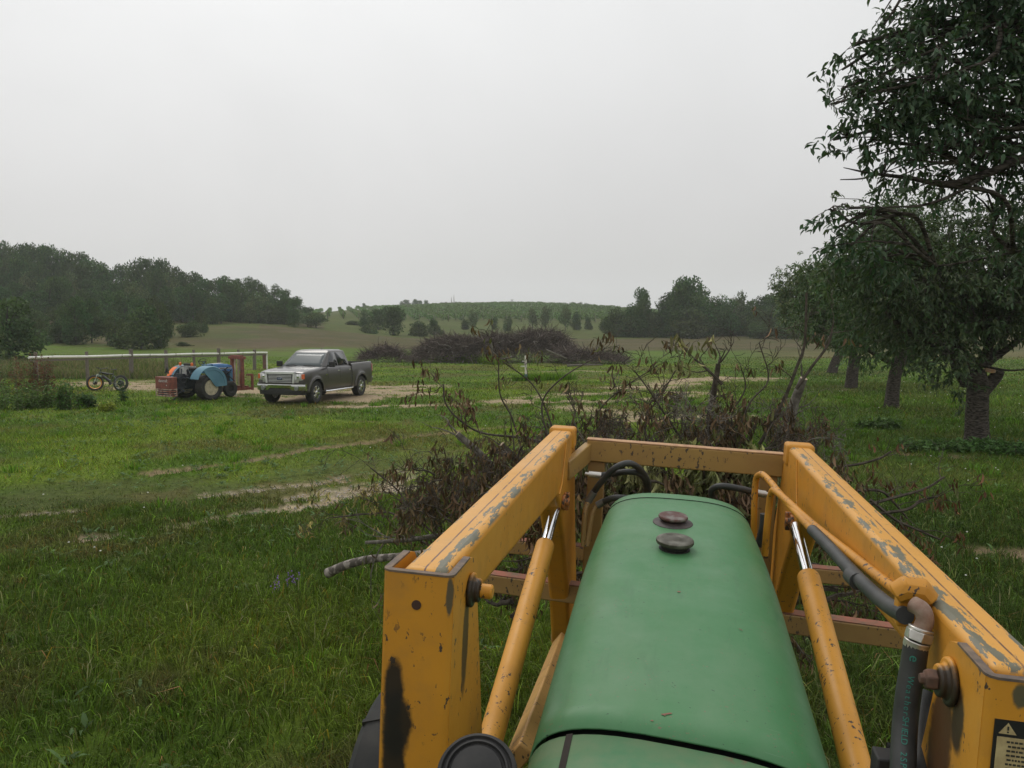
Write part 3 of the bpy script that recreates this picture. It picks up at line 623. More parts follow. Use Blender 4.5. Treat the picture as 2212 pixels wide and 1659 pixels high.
# ---- hood
HC = .066
def hsec(s, top, w, hh, n=25, drop=.42, e=3.0):
    pts = []
    for a in np.linspace(-90, 90, n):
        sa, ca = math.sin(R_(a)), math.cos(R_(a)); x = w * math.copysign(abs(sa) ** (2 / e), sa); z = top - hh + hh * abs(ca) ** (2 / e)
        pts.append((HC + x, s, z))
    return [(HC - w, s, top - hh - drop)] + pts + [(HC + w, s, top - hh - drop)]
def htop(s): return 1.715 + .078 * (s - 1.5)
def hw(s): return .294 - .045 * max(0, s - 2.35) ** 1.5
hood_m, t, b = newmat('green_hood_paint'); v = coords(t); n1 = noise(t, v, 2.2, 5, .6); n2 = noise(t, v, 30, 4, .7)
g = nd(t, 'ShaderNodeNewGeometry'); gx = nd(t, 'ShaderNodeSeparateXYZ'); t.links.new(g.outputs['Normal'], gx.inputs[0])
c = mixc(t, mapr(t, n1, .3, .7), (.050, .190, .068), (.070, .208, .085))
c = mixc(t, mapr(t, noise(t, coords(t, (5, 2.2, 5)), 1, 5, .65), .45, .75, 0, .5), c, (.14, .235, .13))
c = mixc(t, mapr(t, noise(t, v, 90, 2, .6), .70, .76), c, (.02, .05, .03)); sm = noise(t, coords(t, (9, 14, 9)), 1, 6, .8)
c = mixc(t, mth(t, 'MULTIPLY', mapr(t, sm, .62, .70, 0, .55), mapr(t, n2, .4, .6)), c, (.05, .12, .07))
st_ = noise(t, coords(t, (16, 3.0, 16)), 1, 6, .72, .6); c = mixc(t, mapr(t, st_, .56, .74, 0, .45), c, (.045, .12, .055))
fl_ = noise(t, coords(t, (140, 140, 140)), 1, 2, .6); c = mixc(t, mth(t, 'MULTIPLY', mapr(t, fl_, .66, .70), mapr(t, noise(t, v, 8, 3), .5, .56, 0, .8)), c, (.20, .12, .085))
sk = noise(t, coords(t, (3, 70, 3)), 1, 3, .6); c = mixc(t, mth(t, 'MULTIPLY', mapr(t, sk, .66, .70, 0, .5), mapr(t, noise(t, v, 7, 2), .52, .6)), c, (.20, .32, .21))
t.links.new(c, b.inputs['Base Color']); t.links.new(mapr(t, noise(t, v, 6, 5, .65), .3, .7, .36, .62), b.inputs['Roughness']); b.inputs['Specular IOR Level'].default_value = .42
bump(t, b, mth(t, 'ADD', mth(t, 'MULTIPLY', n2, .25), mth(t, 'MULTIPLY', noise(t, v, 3.2, 2), 3.0)), .18, .006)
rear_m, t, b = newmat('green_cowl_paint'); v = coords(t); n1 = noise(t, v, 9, 5, .7); n2 = noise(t, v, 26, 6, .75)
c = mixc(t, mapr(t, n1, .35, .65), (.052, .175, .070), (.115, .185, .085)); c = mixc(t, mth(t, 'MULTIPLY', mapr(t, n2, .50, .60, 0, .75), mapr(t, noise(t, v, 5, 2), .5, .62)), c, (.17, .095, .06))
t.links.new(c, b.inputs['Base Color']); b.inputs['Roughness'].default_value = .6
mb = MB(); ss = list(np.linspace(1.50, 3.02, 18)); secs = []
for i, s_ in enumerate(ss): secs.append(hsec(s_, htop(s_), hw(s_), .135))
secs = [np.array(q) for q in secs]
for i, q in enumerate(secs): # the rear edge runs slightly askew
    k = max(0, 1 - i / 4); q[:, 1] += (-.10 * (q[:, 0] - HC + .13)) * k
mb.loft(secs, cap=False, closed=False); hood = mb.build('hood', hood_m, trac, smooth=60)
sm_ = hood.modifiers.new('thickness', 'SOLIDIFY'); sm_.thickness = .004
mb = MB(); secs = []
for a in np.linspace(0, 90, 12):
    s_ = 3.022 + .24 * math.sin(R_(a)); k = math.cos(R_(a)); secs.append(hsec(s_, htop(3.02) - .003 + .018 * math.sin(R_(a)) - .17 * (1 - k) ** 1.3, hw(3.0) - .002 - .10 * (1 - k) ** 1.2, .135 * (.55 + .45 * k), drop=.42 - .11 * (1 - k)))
mb.loft(secs, cap=False, closed=False); mb.loft([secs[-1], [(HC, 3.262, 1.4)] * len(secs[-1])], cap=False, closed=False)
nose = mb.build('grille_shell', hood_m, trac, smooth=60)
mb = MB(); secs = [hsec(s_, htop(s_) - .006, hw(1.5) - .001, .135) for s_ in (.95, 1.2, 1.4, 1.487)]; secs = [np.array(q) for q in secs]
secs[-1][:, 1] += -.10 * (secs[-1][:, 0] - HC + .13); mb.loft(secs, closed=False, cap=False); cowl = mb.build('cowl', rear_m, trac, smooth=60)
mb = MB(); mb.tube([(x_, 3.021, z_ + .0005) for x_, _, z_ in hsec(3.02, htop(3.02), hw(3.02), .135)], .0022, 5); mb.build('nose_seam', pmat('seam_grime', (.018, .028, .018), rough=.9), nose)
cowl.modifiers.new('thickness', 'SOLIDIFY').thickness = .005
def hz(x, s_): # top of the cowl surface at lateral x
    w = hw(1.5) - .001; q = min(1, abs((x - HC) / w)); return htop(s_) - .006 - .135 + .135 * (1 - q ** 3.0) ** (1 / 3.0)
mb = MB(); xx = PT(1226, 1600, u=1.69)[0]
mb.loft([[(xx - .006, s_, hz(xx - .006, s_) + .0012), (xx + .007, s_, hz(xx + .007, s_) + .0012), (xx + .007, s_, hz(xx, s_) - .006), (xx - .006, s_, hz(xx, s_) - .006)] for s_ in np.linspace(.96, 1.497, 8)]); mb.build('panel_slot', pmat('gap_dark', (.03, .022, .016), rough=.9), cowl)
mb = MB(); mb.loft([np.array(hsec(s_, htop(s_) - .022, hw(1.5) - .02, .13)) + [0, 0, 0] for s_ in (1.42, 1.60)], cap=False, closed=False); mb.build('hood_support', pmat('under_hood_dark', (.012, .014, .012), rough=.9), trac)
def top_at(x, s_):
    q = min(1, abs((x - HC) / hw(s_))); return htop(s_) - .135 + .135 * (1 - q ** 3.0) ** (1 / 3.0)
scr_m = pmat('rust_scratch', (.28, .12, .08), (.2, .1, .07), 50, .8)
for px_, py_, w, l, an in ((1467, 1273, .011, .006, .2), (1440, 1548, .024, .005, .5), (1433, 1550, .012, .003, -.6), (1408, 1563, .006, .004, 0), (1600, 1360, .003, .012, .8)):
    p = PT(px_, py_, u=1.74); z = top_at(p[0], p[1])
    p = PT(px_, py_, u=z); a = np.linspace(0, 6.28, 10)[:-1]; z = top_at(p[0], p[1])
    v_ = [(p[0] + math.cos(q) * w * rng.uniform(.4, .6) * math.cos(an) - math.sin(q) * l * .5 * math.sin(an), p[1] + math.cos(q) * w * .5 * math.sin(an) + math.sin(q) * l * rng.uniform(.4, .6) * math.cos(an), 0) for q in a]
    v_ = [(x_, y_, top_at(x_, y_) + .0022) for x_, y_, _ in v_]; mb = MB(); mb.add(v_, [tuple(range(len(v_)))]); mb.build('scratch', scr_m, hood)
# caps
def cap_at(px_, py_, name, prof_cap, prof_base, mcap, mbase, s_guess):
    z = htop(s_guess) + .002; p = PT(px_, py_, u=z + .02); p[2] = top_at(p[0], p[1]); ax = (0, -.078, 1)
    b_ = MB(); prof_base = [(a_ * .92, z_ * .62) for a_, z_ in prof_base]; prof_cap = [(a_ * .92, z_ * .62) for a_, z_ in prof_cap]; b_.lathe(prof_base, p - [0, 0, .004], ax, 36); o = b_.build(name, mbase, hood, bev=0, smooth=50)
    c_ = MB(); c_.lathe(prof_cap, p, ax, 36); c_.build('cap_top', mcap, o, smooth=40)
redcap = pmat('worn_red_cap', (.085, .030, .022), (.165, .145, .13), 30, .65, 0, lo=.45, hi=.62)
brass = pmat('tarnished_cap', (.060, .056, .038), (.15, .145, .115), 26, .6, .2, lo=.45, hi=.65)
cap_at(1455, 1103, 'radiator_cap', [(.030, .012), (.030, .022), (.052, .026), (.0545, .034), (.052, .041), (.040, .044), (.036, .0425), (.0, .0465)], [(.074, 0), (.073, .008), (.066, .013), (.050, .017), (.044, .022), (.0, .022)], redcap, pmat('dark_gasket', (.035, .028, .028), (.07, .05, .045), 30, .6), 3.0)
cap_at(1459, 1154, 'fuel_cap', [(.040, .026), (.0615, .030), (.0635, .036), (.0625, .047), (.058, .0515), (.046, .052), (.044, .0505), (.022, .0515), (.020, .054), (.0, .055)], [(.052, 0), (.052, .010), (.044, .013), (.044, .026), (.0, .026)], brass, pmat('black_neck', (.015, .015, .014), (.03, .03, .03), 30, .6), 2.8)
# ---- tractor below the hood: engine, axle, wheels, floor (mostly hidden)
mb = MB(); mb.box((HC, 2.3, 1.10), (.36, 1.6, .55)); mb.box((HC, 2.0, .75), (.3, 2.6, .3)); mb.box((HC, .3, .9), (.5, 1.2, .5)); mb.build('engine_block', pmat('dark_green_iron', (.02, .05, .025), (.03, .03, .025), 8, .8), trac, bev=.02)
mb = MB(); mb.box((HC, 3.0, .48), (1.6, .14, .14)); mb.build('front_axle', dark, trac, bev=.02)
def lug_tyre(t_, s_, u_, R, w, lugs, name='wheel', rim=(.5, .42, .12), parent=None, lh=.03):
    o = MB(); ri = R * .58
    prof = [(ri, -w * .36), (R * .72, -w * .5), (R * .90, -w * .5), (R * .965, -w * .40), (R - lh * .4, -w * .2), (R - lh * .3, 0), (R - lh * .4, w * .2), (R * .965, w * .40), (R * .90, w * .5), (R * .72, w * .5), (ri, w * .36)]
    o.lathe(prof + [prof[0]], (t_, s_, u_), (1, 0, 0), 48)
    for k in range(lugs):
        a = 2 * math.pi * k / lugs; sg = 1 if k % 2 else -1
        def P_(r, x, a_): return (t_ + x, s_ + r * math.cos(a_), u_ + r * math.sin(a_))
        da = 2.2 / lugs; th = .8 / lugs
        v_ = [P_(r, x, aa + q) for (r, x, aa) in ((R - lh, 0, a), (R - lh - .01, sg * w * .47, a + da), (R, 0, a), (R - .012, sg * w * .47, a + da)) for q in (-th / 2, th / 2)]
        o.add(v_, [(0, 1, 3, 2), (4, 6, 7, 5), (0, 4, 5, 1), (2, 3, 7, 6), (0, 2, 6, 4), (1, 5, 7, 3)])
    tyre = o.build('tyre', tyre_m, None, smooth=40); r_ = MB(); r_.lathe([(ri * 1.02, -w * .38), (ri * .97, -w * .40), (ri * .88, -w * .34), (ri * .84, -w * .05), (ri * .5, w * .02), (0, w * .02)], (t_, s_, u_), (1, 0, 0), 32); r_.lathe([(ri * 1.02, w * .38), (ri * .97, w * .40), (ri * .9, w * .1), (ri * .35, 0), (0, 0)], (t_, s_, u_), (1, 0, 0), 32)
    rimo = r_.build('rim', pmat('wheel_rim', rim, tuple(q * .6 for q in rim), 10, .6), None, smooth=40)
    wh = bpy.data.objects.new(name, None); C.objects.link(wh); wh.parent = parent; tyre.parent = wh; rimo.parent = wh
    return wh
lug_tyre(-.96, 3.05, .47, .48, .27, 26, parent=trac); lug_tyre(1.06, 3.05, .47, .48, .27, 26, parent=trac)
lug_tyre(-.95, -.1, .75, .78, .42, 34, parent=trac); lug_tyre(1.05, -.1, .75, .78, .42, 34, parent=trac)
# ---- round lamp close to the viewer
cc = PT(1030, 1672, s=1.2); ax = np.array([0.02, -.62, .79]); mb = MB()
mb.lathe([(.058, -.06), (.064, -.02), (.0655, 0), (.063, .006), (.058, .009), (.0555, .004), (.053, .004), (.051, .010), (.048, .011), (.046, .005), (.043, .005), (.041, .011), (.02, .015), (0, .016)], cc, ax, 48); lamp = mb.build('work_lamp', blackp, trac, smooth=30)
mb = MB(); mb.tube([cc - ax * .04, cc - [0, -.05, .3]], .012, 10); mb.build('lamp_stem', blackp, lamp)
mb = MB(); p = PT(1915, 1650, s=1.55); mb.box(p - [0, 0, .05], (.045, .05, .14)); mb.build('valve_block', blackp, trac, bev=.004)
# ---- pipes and hoses on the right arm
def smooth_path(P, n=10):
    P = np.array(P, float); out_ = []
    Q = np.concatenate([[2 * P[0] - P[1]], P, [2 * P[-1] - P[-2]]])
    for i in range(1, len(Q) - 2):
        for t_ in np.linspace(0, 1, n, endpoint=False):
            a, b_, c_, d = Q[i - 1:i + 3]; out_.append(.5 * ((2 * b_) + (c_ - a) * t_ + (2 * a - 5 * b_ + 4 * c_ - d) * t_ ** 2 + (3 * b_ - a - 3 * c_ + d) * t_ ** 3))
    out_.append(P[-1]); return np.array(out_)
yp = yellow('yellow_pipe_paint', chip=.56)
S1 = lambda x, y, s_: PT(x, y, s=s_)
def pipe(name, pts, r, m, n=12, par=trac):
    mb = MB(); mb.tube(smooth_path(pts), r, n); return mb.build(name, m, par, smooth=60)
pipe('hydraulic_pipe', [S1(1629, 1190, 3.30), S1(1629, 1120, 3.30), S1(1632, 1045, 3.30), S1(1640, 1026, 3.27), S1(1655, 1031, 3.2), S1(1700, 1085, 2.9), S1(1757, 1147, 2.52), S1(1800, 1192, 2.25)], .0125, yp)
pipe('hydraulic_pipe', [S1(1652, 1200, 3.10), S1(1656, 1150, 3.10), S1(1662, 1090, 3.10), S1(1668, 1062, 3.07), S1(1682, 1066, 3.0), S1(1750, 1128, 2.62), S1(1850, 1208, 2.12), S1(1920, 1263, 1.85), S1(1972, 1300, 1.64)], .013, yp)
pipe('hydraulic_hose', [S1(1755, 1145, 2.50), S1(1790, 1180, 2.28), S1(1840, 1235, 2.02), S1(1880, 1275, 1.85), S1(1915, 1305, 1.72), S1(1955, 1330, 1.58)], .0165, rubber, 16)
pipe('hose_clip', [S1(1843, 1243, 2.0) + [-.004, 0, 0], S1(1858, 1257, 1.94) + [-.004, 0, 0]], .020, rubber, 16)
mb = MB(); p = S1(1968, 1300, 1.60); mb.tube([p + [-.03, .0, .012], p + [-.012, -.004, .026], p + [.014, -.006, .026], p + [.03, -.004, .008]], [.02, .024, .024, .02], 10); mb.box(p + [.012, .012, -.02], (.07, .03, .06)); mb.build('pipe_clamp', yl_plain, trac, bev=.004)
pipe('elbow_pipe', [S1(1972, 1305, 1.56), S1(1992, 1318, 1.545), S1(1998, 1340, 1.54), S1(1990, 1362, 1.54)], .0155, pmat('bare_rusty_pipe', (.34, .26, .20), (.20, .11, .075), 30, .6, .3), 16)
p0, p1 = S1(1990, 1356, 1.538), S1(1982, 1383, 1.535); mb = MB(); mb.tube([p0, p0 + (p1 - p0) * .25], [.0215, .0215], 16); mb.tube([p0 + (p1 - p0) * .25, p1], [.024, .024], 6); p2 = S1(1977, 1400, 1.535); mb.tube([p1, p2], [.0225, .0215], 20)
mb.build('hose_fitting', zinc, trac, bev=.0015, smooth=30)
hp = [S1(1979, 1392, 1.535), S1(1972, 1440, 1.53), S1(1962, 1500, 1.52), S1(1954, 1580, 1.50), S1(1950, 1680, 1.45)]
hose = pipe('hydraulic_hose', hp, .0215, rubber, 24)
pipe('hydraulic_hose', [S1(2010, 1500, 1.62), S1(1995, 1540, 1.60), S1(1988, 1600, 1.55), S1(1990, 1690, 1.47)], .020, rubber, 20)
teal = pmat('teal_print', (.03, .22, .17), rough=.6)
def hose_text(body, path, k0, step, size, R, seg):
    mb = MB(); P = smooth_path(path, 40); L_ = np.concatenate([[0], np.cumsum(np.linalg.norm(np.diff(P, axis=0), axis=1))]); pos = k0
    for ch_ in body:
        cu = bpy.data.curves.new('glyph', 'FONT'); cu.body = ch_; cu.size = size; cu.extrude = .0007; cu.align_x = 'CENTER'; cu.align_y = 'CENTER'
        t_ = bpy.data.objects.new('glyph', cu); C.objects.link(t_); me = bpy.data.meshes.new_from_object(t_.evaluated_get(bpy.context.evaluated_depsgraph_get())); bpy.data.objects.remove(t_)
        if len(me.vertices):
            o_ = np.array([np.interp(pos, L_, P[:, i]) for i in range(3)]); q_ = np.array([np.interp(pos + .004, L_, P[:, i]) for i in range(3)]); xd = (q_ - o_) / np.linalg.norm(q_ - o_)
            view = np.array([0, 0, 2.5]) - o_; zd = view - xd * (view @ xd); zd /= np.linalg.norm(zd); yd = np.cross(zd, xd); o_ = o_ + zd * (R + .0004)
            for p_ in me.polygons: mb.add([o_ + xd * me.vertices[i].co.x + yd * me.vertices[i].co.y + zd * me.vertices[i].co.z for i in p_.vertices], [tuple(range(len(p_.vertices)))])
        bpy.data.meshes.remove(me); pos += step * (1.35 if ch_ in 'WDH' else .6 if ch_ in 'ilI' else 1)
    mb.build('hose_print', teal, hose, smooth=0)
hose_text('e', hp, .022, .02, .024, .0215, 1)
hose_text('WeatherSHIELD 2SP', hp, .062, .0095, .0145, .0215, 1)
# front hoses beyond the hood
pipe('hydraulic_hose', [S1(1297, 1027, 3.5), S1(1320, 1024, 3.5), S1(1355, 1019, 3.48), S1(1383, 1024, 3.5), S1(1396, 1045, 3.55), S1(1393, 1070, 3.6), S1(1378, 1095, 3.6)], .0135, rubber)
pipe('hydraulic_hose', [S1(1282, 1064, 3.45), S1(1300, 1040, 3.42), S1(1330, 1010, 3.4), S1(1362, 1001, 3.42), S1(1388, 1020, 3.5), S1(1400, 1045, 3.55), S1(1398, 1075, 3.6), S1(1385, 1100, 3.6)], .0135, rubber)
pipe('hydraulic_hose', [S1(1305, 1083, 3.42), S1(1330, 1075, 3.4), S1(1370, 1078, 3.4), S1(1420, 1085, 3.4)], .0135, rubber)
pipe('hydraulic_hose', [S1(1632, 1064, 3.4), S1(1600, 1056, 3.38), S1(1560, 1050, 3.38), S1(1540, 1056, 3.4), S1(1538, 1070, 3.42), S1(1552, 1090, 3.44), S1(1580, 1115, 3.4), S1(1635, 1160, 3.3)], .0135, rubber)
for a, b_, r in (((1264, 1023), (1274, 1025), .009), ((1272, 1024.5), (1299, 1027), .0155), ((1270, 1084), (1283, 1063), .016), ((1290, 1092), (1306, 1083), .016)):
    mb = MB(); mb.tube([S1(*a, 3.5 if r < .0158 else 3.44), S1(*b_, 3.5 if r < .0158 else 3.44)], r, 12); mb.build('hose_fitting', zinc if r < .0158 else pmat('grey_fitting', (.2, .19, .17), rough=.5, metal=.4), trac)
for a, b_, r in (((1630, 1064), (1654, 1068), .0155), ((1654, 1068), (1664, 1069), .011)):
    mb = MB(); mb.tube([S1(*a, 3.42), S1(*b_, 3.42)], r, 12); mb.build('hose_fitting', zinc, trac)
pipe('hydraulic_pipe', [S1(1271, 1083, 3.44), S1(1263, 1110, 3.4), S1(1260, 1180, 3.38)], .011, yl_old); pipe('hydraulic_pipe', [S1(1288, 1093, 3.44), S1(1278, 1115, 3.42), S1(1268, 1180, 3.38)], .011, yl_old)
pipe('hydraulic_hose', [S1(1640, 1180, 3.2), S1(1650, 1140, 3.2), S1(1652, 1110, 3.2)], .018, rubber)
# ================================================================== PICKUP TRUCK
def wheel_arch(x, cx, r=.49, z0=.42, base=.42):
    d = abs(x - cx); return max(base, z0 + math.sqrt(max(0, r * r - d * d))) if d < r else base
def truck():
    SC = .95
    g0 = ground(678, 871); hd = R_(15.5); fx, fy = -math.sin(hd), -math.cos(hd)      # heading of the nose
    lx, ly = -fy, fx                                                               # truck's left
    ax, hy = 1.87, .86
    ox, oy = g0[0] - SC * (fx * ax + lx * hy), g0[1] - SC * (fy * ax + ly * hy)
    root = empty('pickup_truck', (ox, oy, 0), math.atan2(fy, fx), 'dark grey crew cab pickup truck with chrome grille parked on sandy ground', 'pickup truck')
    zr, zf = gz(ox - fx * 1.8, oy - fy * 1.8), gz(ox + fx * 1.8, oy + fy * 1.8)
    root.location.z = (zr + zf) / 2 - .0; root.scale = (SC,) * 3; root.rotation_euler[1] = -math.atan2(zf - zr, 3.6)
    m, t, b = newmat('dark_grey_car_paint'); v = coords(t); n1 = noise(t, v, 1.2, 3); sp = nd(t, 'ShaderNodeSeparateXYZ'); t.links.new(v, sp.inputs[0])
    t.links.new(mixc(t, mth(t, 'MULTIPLY', mapr(t, sp.outputs['Z'], .95, .45, 0, .5), mapr(t, n1, .3, .6)), (.052, .047, .043), (.092, .082, .066)), b.inputs['Base Color'])
    b.inputs['Metallic'].default_value = .35; t.links.new(mapr(t, n1, .3, .7, .28, .40), b.inputs['Roughness']); b.inputs['Coat Weight'].default_value = .6; b.inputs['Coat Roughness'].default_value = .12
    paint = m
    glass, t, b = newmat('tinted_glass'); b.inputs['Base Color'].default_value = (.02, .025, .027, 1); b.inputs['Roughness'].default_value = .06; b.inputs['Specular IOR Level'].default_value = .8
    wsg, t, b = newmat('windscreen_glass'); b.inputs['Base Color'].default_value = (.055, .070, .072, 1); b.inputs['Roughness'].default_value = .16; b.inputs['Specular IOR Level'].default_value = .6
    def w_at(x, z):
        w = .985 - .10 * max(0, (x - 2.2) / .55) ** 2 - .02 * max(0, (-2.5 - x) / .4) ** 2
        for c in (1.87, -1.81):
            d = abs(x - c); rr = math.hypot(d, z - .42)
            if rr < .60: w += .022 * min(1, (.60 - rr) / .05)
        k = (z - .85) / .45; w -= .035 * max(0, k) ** 2; k2 = (.75 - z) / .35; w -= .03 * max(0, k2) ** 2
        return w
    def zt(x):
        return float(np.interp(x, [-.98, 1.0, 1.25, 1.5, 2.2, 2.55, 2.68], [1.285, 1.30, 1.30, 1.275, 1.225, 1.17, 1.12]))
    secs = []
    for x in np.concatenate([np.linspace(-.985, 1.1, 22), np.linspace(1.15, 2.6, 40), [2.64, 2.68]]):
        zb = wheel_arch(x, 1.87) if x > 1.2 else .42; z1 = zt(x); L_ = []
        zs = np.linspace(zb, z1 - .05, 10)
        if zb > .43: zs = np.linspace(zb, z1 - .05, 10)
        L_ = [(x, w_at(x, z), z) for z in zs] + [(x, w_at(x, z1) - .03, z1 - .012), (x, w_at(x, z1) - .10, z1 + (.012 if x > 1.2 else 0))]
        mid = [(x, q, z1 + (.045 * math.cos(q / .86 * 1.2) if x > 1.2 else 0)) for q in (.6, .5, .3, 0, -.3, -.5, -.6)]
        secs.append(L_ + mid + [(p[0], -p[1], p[2]) for p in L_[::-1]])
    mb = MB(); mb.loft(secs, closed=False, cap=False)
    # front cap below the hood
    s_ = secs[-1]; mb.add(s_, [tuple(range(len(s_)))])
    body = mb.build('body', paint, root, smooth=40); body.modifiers.new('t', 'SOLIDIFY').thickness = .01
    mb = MB()
    mb.box((.9, 0, .60), (3.5, 1.5, .36)); mb.box((-1.9, 0, .62), (1.9, 1.35, .30)); mb.build('chassis', pmat('underbody', (.012, .012, .012), rough=.9), root)
    # bed
    secs = []
    for x in np.concatenate([[-1.02], np.linspace(-1.1, -2.5, 34), np.linspace(-2.6, -2.86, 5)]):
        zb = wheel_arch(x, -1.81) if x > -2.5 else .50; z1 = 1.355 + .012 * (-x - 1); L_ = [(x, w_at(x, z), z) for z in np.linspace(zb, z1 - .03, 10)]
        L_ += [(x, w_at(x, z1) - .008, z1 - .004), (x, w_at(x, z1) - .03, z1), (x, w_at(x, z1) - .10, z1), (x, w_at(x, z1) - .11, z1 - .02), (x, w_at(x, z1) - .12, .92)]
        secs.append(L_ + [(p[0], -p[1], p[2]) for p in L_[::-1]])
    mb = MB(); mb.loft(secs, closed=False, cap=False); mb.box((-2.87, 0, 1.02), (.06, 1.84, .70)); mb.box((-1.03, 0, 1.15), (.03, 1.8, .46))
    bed = mb.build('cargo_bed', paint, root, smooth=40)
    # greenhouse
    seam_m = pmat('seam_black', (.01, .01, .01), rough=.9)
    def gh(z):
        k = (z - 1.285) / .60; k = max(0.0, min(k, 1.0)); xf = 1.28 - .86 * k ** 1.03; xb = -.985 + .19 * k ** 1.4; w = .885 - .175 * k
        return xf, xb, w
    secs = []
    for z in (1.28, 1.40, 1.55, 1.70, 1.82, 1.875, 1.91, 1.93):
        xf, xb, w = gh(z); s2 = 0 if z <= 1.875 else (z - 1.875) * 2.2; xf -= s2; xb += s2; w -= s2; r = .07; L_ = []
        for cx, cy, a0 in ((xf - r * 1.5, w - r, 0), (xb + r, w - r, 90), (xb + r, -w + r, 180), (xf - r * 1.5, -w + r, 270)):
            for a in np.linspace(a0, a0 + 90, 5): L_.append((cx + r * (1.5 if cx > 0 else 1) * math.cos(R_(a)), cy + r * math.sin(R_(a)), z))
        secs.append(L_)
    mb = MB(); mb.loft(secs, cap=True); cabin = mb.build('cab', paint, root, smooth=50)
    def wpt(x_k, z, sgn, off=.004): xf, xb, w = gh(z); return (x_k, sgn * (w + off), z)
    for sgn in (1, -1):
        for nm, P in (('front_door_window', [(.87, 1.315), (.80, 1.40), (.42, 1.79), (.33, 1.835), (.10, 1.84), (.045, 1.825), (.03, 1.315)]), ('rear_door_window', [(-.03, 1.315), (-.02, 1.825), (-.06, 1.84), (-.50, 1.835), (-.56, 1.81), (-.80, 1.36), (-.78, 1.315)])):
            mb = MB(); V = [wpt(x, z, sgn) for x, z in P] + [wpt(x, z, sgn, -.02) for x, z in P]; n = len(P)
            mb.add(V, [tuple(range(n)), tuple(range(2 * n - 1, n - 1, -1))] + [(i, (i + 1) % n, (i + 1) % n + n, i + n) for i in range(n)]); mb.build(nm, glass, root, smooth=0)
        for x in (.99, .0, -.93):
            mb = MB(); mb.tube([(x, sgn * (w_at(x, .5) - .001), .47), (x, sgn * (w_at(x, .9) + .001), .9), (x, sgn * (w_at(x, 1.2) + .001), 1.25)], .004, 4)
            mb.build('door_seam', seam_m, body)
        for x in (.14, -.80):
            mb = MB(); mb.box((x, sgn * (w_at(x, 1.13) + .016), 1.13), (.17, .02, .032)); mb.build('door_handle', paint if 0 else chrome, root, bev=.006)
        for x, hz_ in ((1.87, 0), (-1.81, 0)):
            mb = MB(); a = np.linspace(R_(4), R_(176), 26)
            mb.loft([[(x + math.cos(q) * r_, sgn * (w_at(x + math.cos(q) * r_, .42 + math.sin(q) * r_) + d_), .42 + math.sin(q) * r_) for r_, d_ in ((.485, .0), (.49, .03), (.555, .028), (.57, .0))] for q in a], closed=False, cap=False)
            mb.build('fender_flare', paint, root, smooth=50)
        # mirror
        mb = MB(); mb.box((.93, sgn * 1.12, 1.40), (.10, .24, .21)); mr_ = mb.build('wing_mirror', blackp, root, bev=.03, seg=3); mb = MB(); mb.beam((.93, sgn * .9, 1.32), (.93, sgn * 1.03, 1.35), .05, .05); mb.build('mirror_stalk', blackp, mr_)
        mb = MB(); mb.tube([(1.22, sgn * 1.0, .41), (1.15, sgn * 1.05, .40), (-.9, sgn * 1.05, .40), (-1.0, sgn * 1.0, .41)], .038, 12); mb.build('running_board', chrome, root, smooth=60)
        # headlamp
        mb = MB(); P = [(.575, .80), (.575, 1.105), (.80, 1.12), (.94, 1.115), (.945, .94), (.93, .895), (.76, .865), (.745, .80)]
        V = [(2.712 - .05 * max(0, (y - .6)) , sgn * y * .975, z) for y, z in P]; V2 = [(x - .06, y * .97, z) for x, y, z in V]; n = len(P)
        mb.add(V + V2, [tuple(range(n)), tuple(range(2 * n - 1, n - 1, -1))] + [(i, (i + 1) % n, (i + 1) % n + n, i + n) for i in range(n)])
        hl = mb.build('headlamp', pmat('lamp_lens', (.78, .78, .74), (.50, .51, .49), 10, .2, 0, lo=.45, hi=.55), root, smooth=0)
        mb = MB(); mb.box((2.655, sgn * .885, 1.02), (.10, .085, .18)); mb.build('indicator_lens', pmat('amber_lens', (.75, .16, .06), rough=.2), hl, bev=.01)
        mb = MB(); mb.lathe([(.05, 0), (.052, .012), (.035, .014), (0, .016)], (2.70, sgn * .70, 1.02), (1, 0, 0), 20); mb.build('reflector', chrome, hl)
        mb = MB(); mb.lathe([(.075, -.02), (.075, .01), (.055, .012), (.05, .0), (0, .0)], (2.80, sgn * .68, .59), (1, 0, 0), 20); mb.build('fog_lamp', pmat('fog_glass', (.35, .36, .36), rough=.15, metal=.5), root)
        mb = MB(); mb.box((-2.875, sgn * .93, 1.12), (.06, .10, .34)); mb.build('tail_lamp', pmat('red_lens', (.40, .05, .04), (.6, .4, .38), 6, .2), root, bev=.02)
        for x in (1.87, -1.81):
            mb = MB(); c = (x, sgn * .86, .405)
            mb.lathe([(.255, -.13), (.33, -.142), (.385, -.135), (.405, -.10), (.408, 0), (.405, .10), (.385, .135), (.33, .142), (.255, .13), (.255, -.13)], c, (0, 1, 0), 40); 
            for k in range(36):
                a = k * math.pi / 18; mb.beam((c[0] + .406 * math.cos(a), c[1] - .12, c[2] + .406 * math.sin(a)), (c[0] + .406 * math.cos(a + .05), c[1] + .12, c[2] + .406 * math.sin(a + .05)), .02, .012, up=(math.cos(a), 0, math.sin(a)))
            ty = mb.build('tyre', tyre_m, None, smooth=40)
            mb = MB(); o_ = sgn
            mb.lathe([(.258, -.12), (.258, .12), (.24, .13), (.232, .115), (.225, -.10), (.06, -.10), (0, -.1)] if sgn > 0 else [(.258, .12), (.258, -.12), (.24, -.13), (.232, -.115), (.225, .10), (.06, .10), (0, .1)], c, (0, 1, 0), 36); rm = mb.build('rim', pmat('rim_grey', (.30, .30, .31), (.12, .12, .12), 8, .3, .8), None, smooth=40)
            mb = MB()
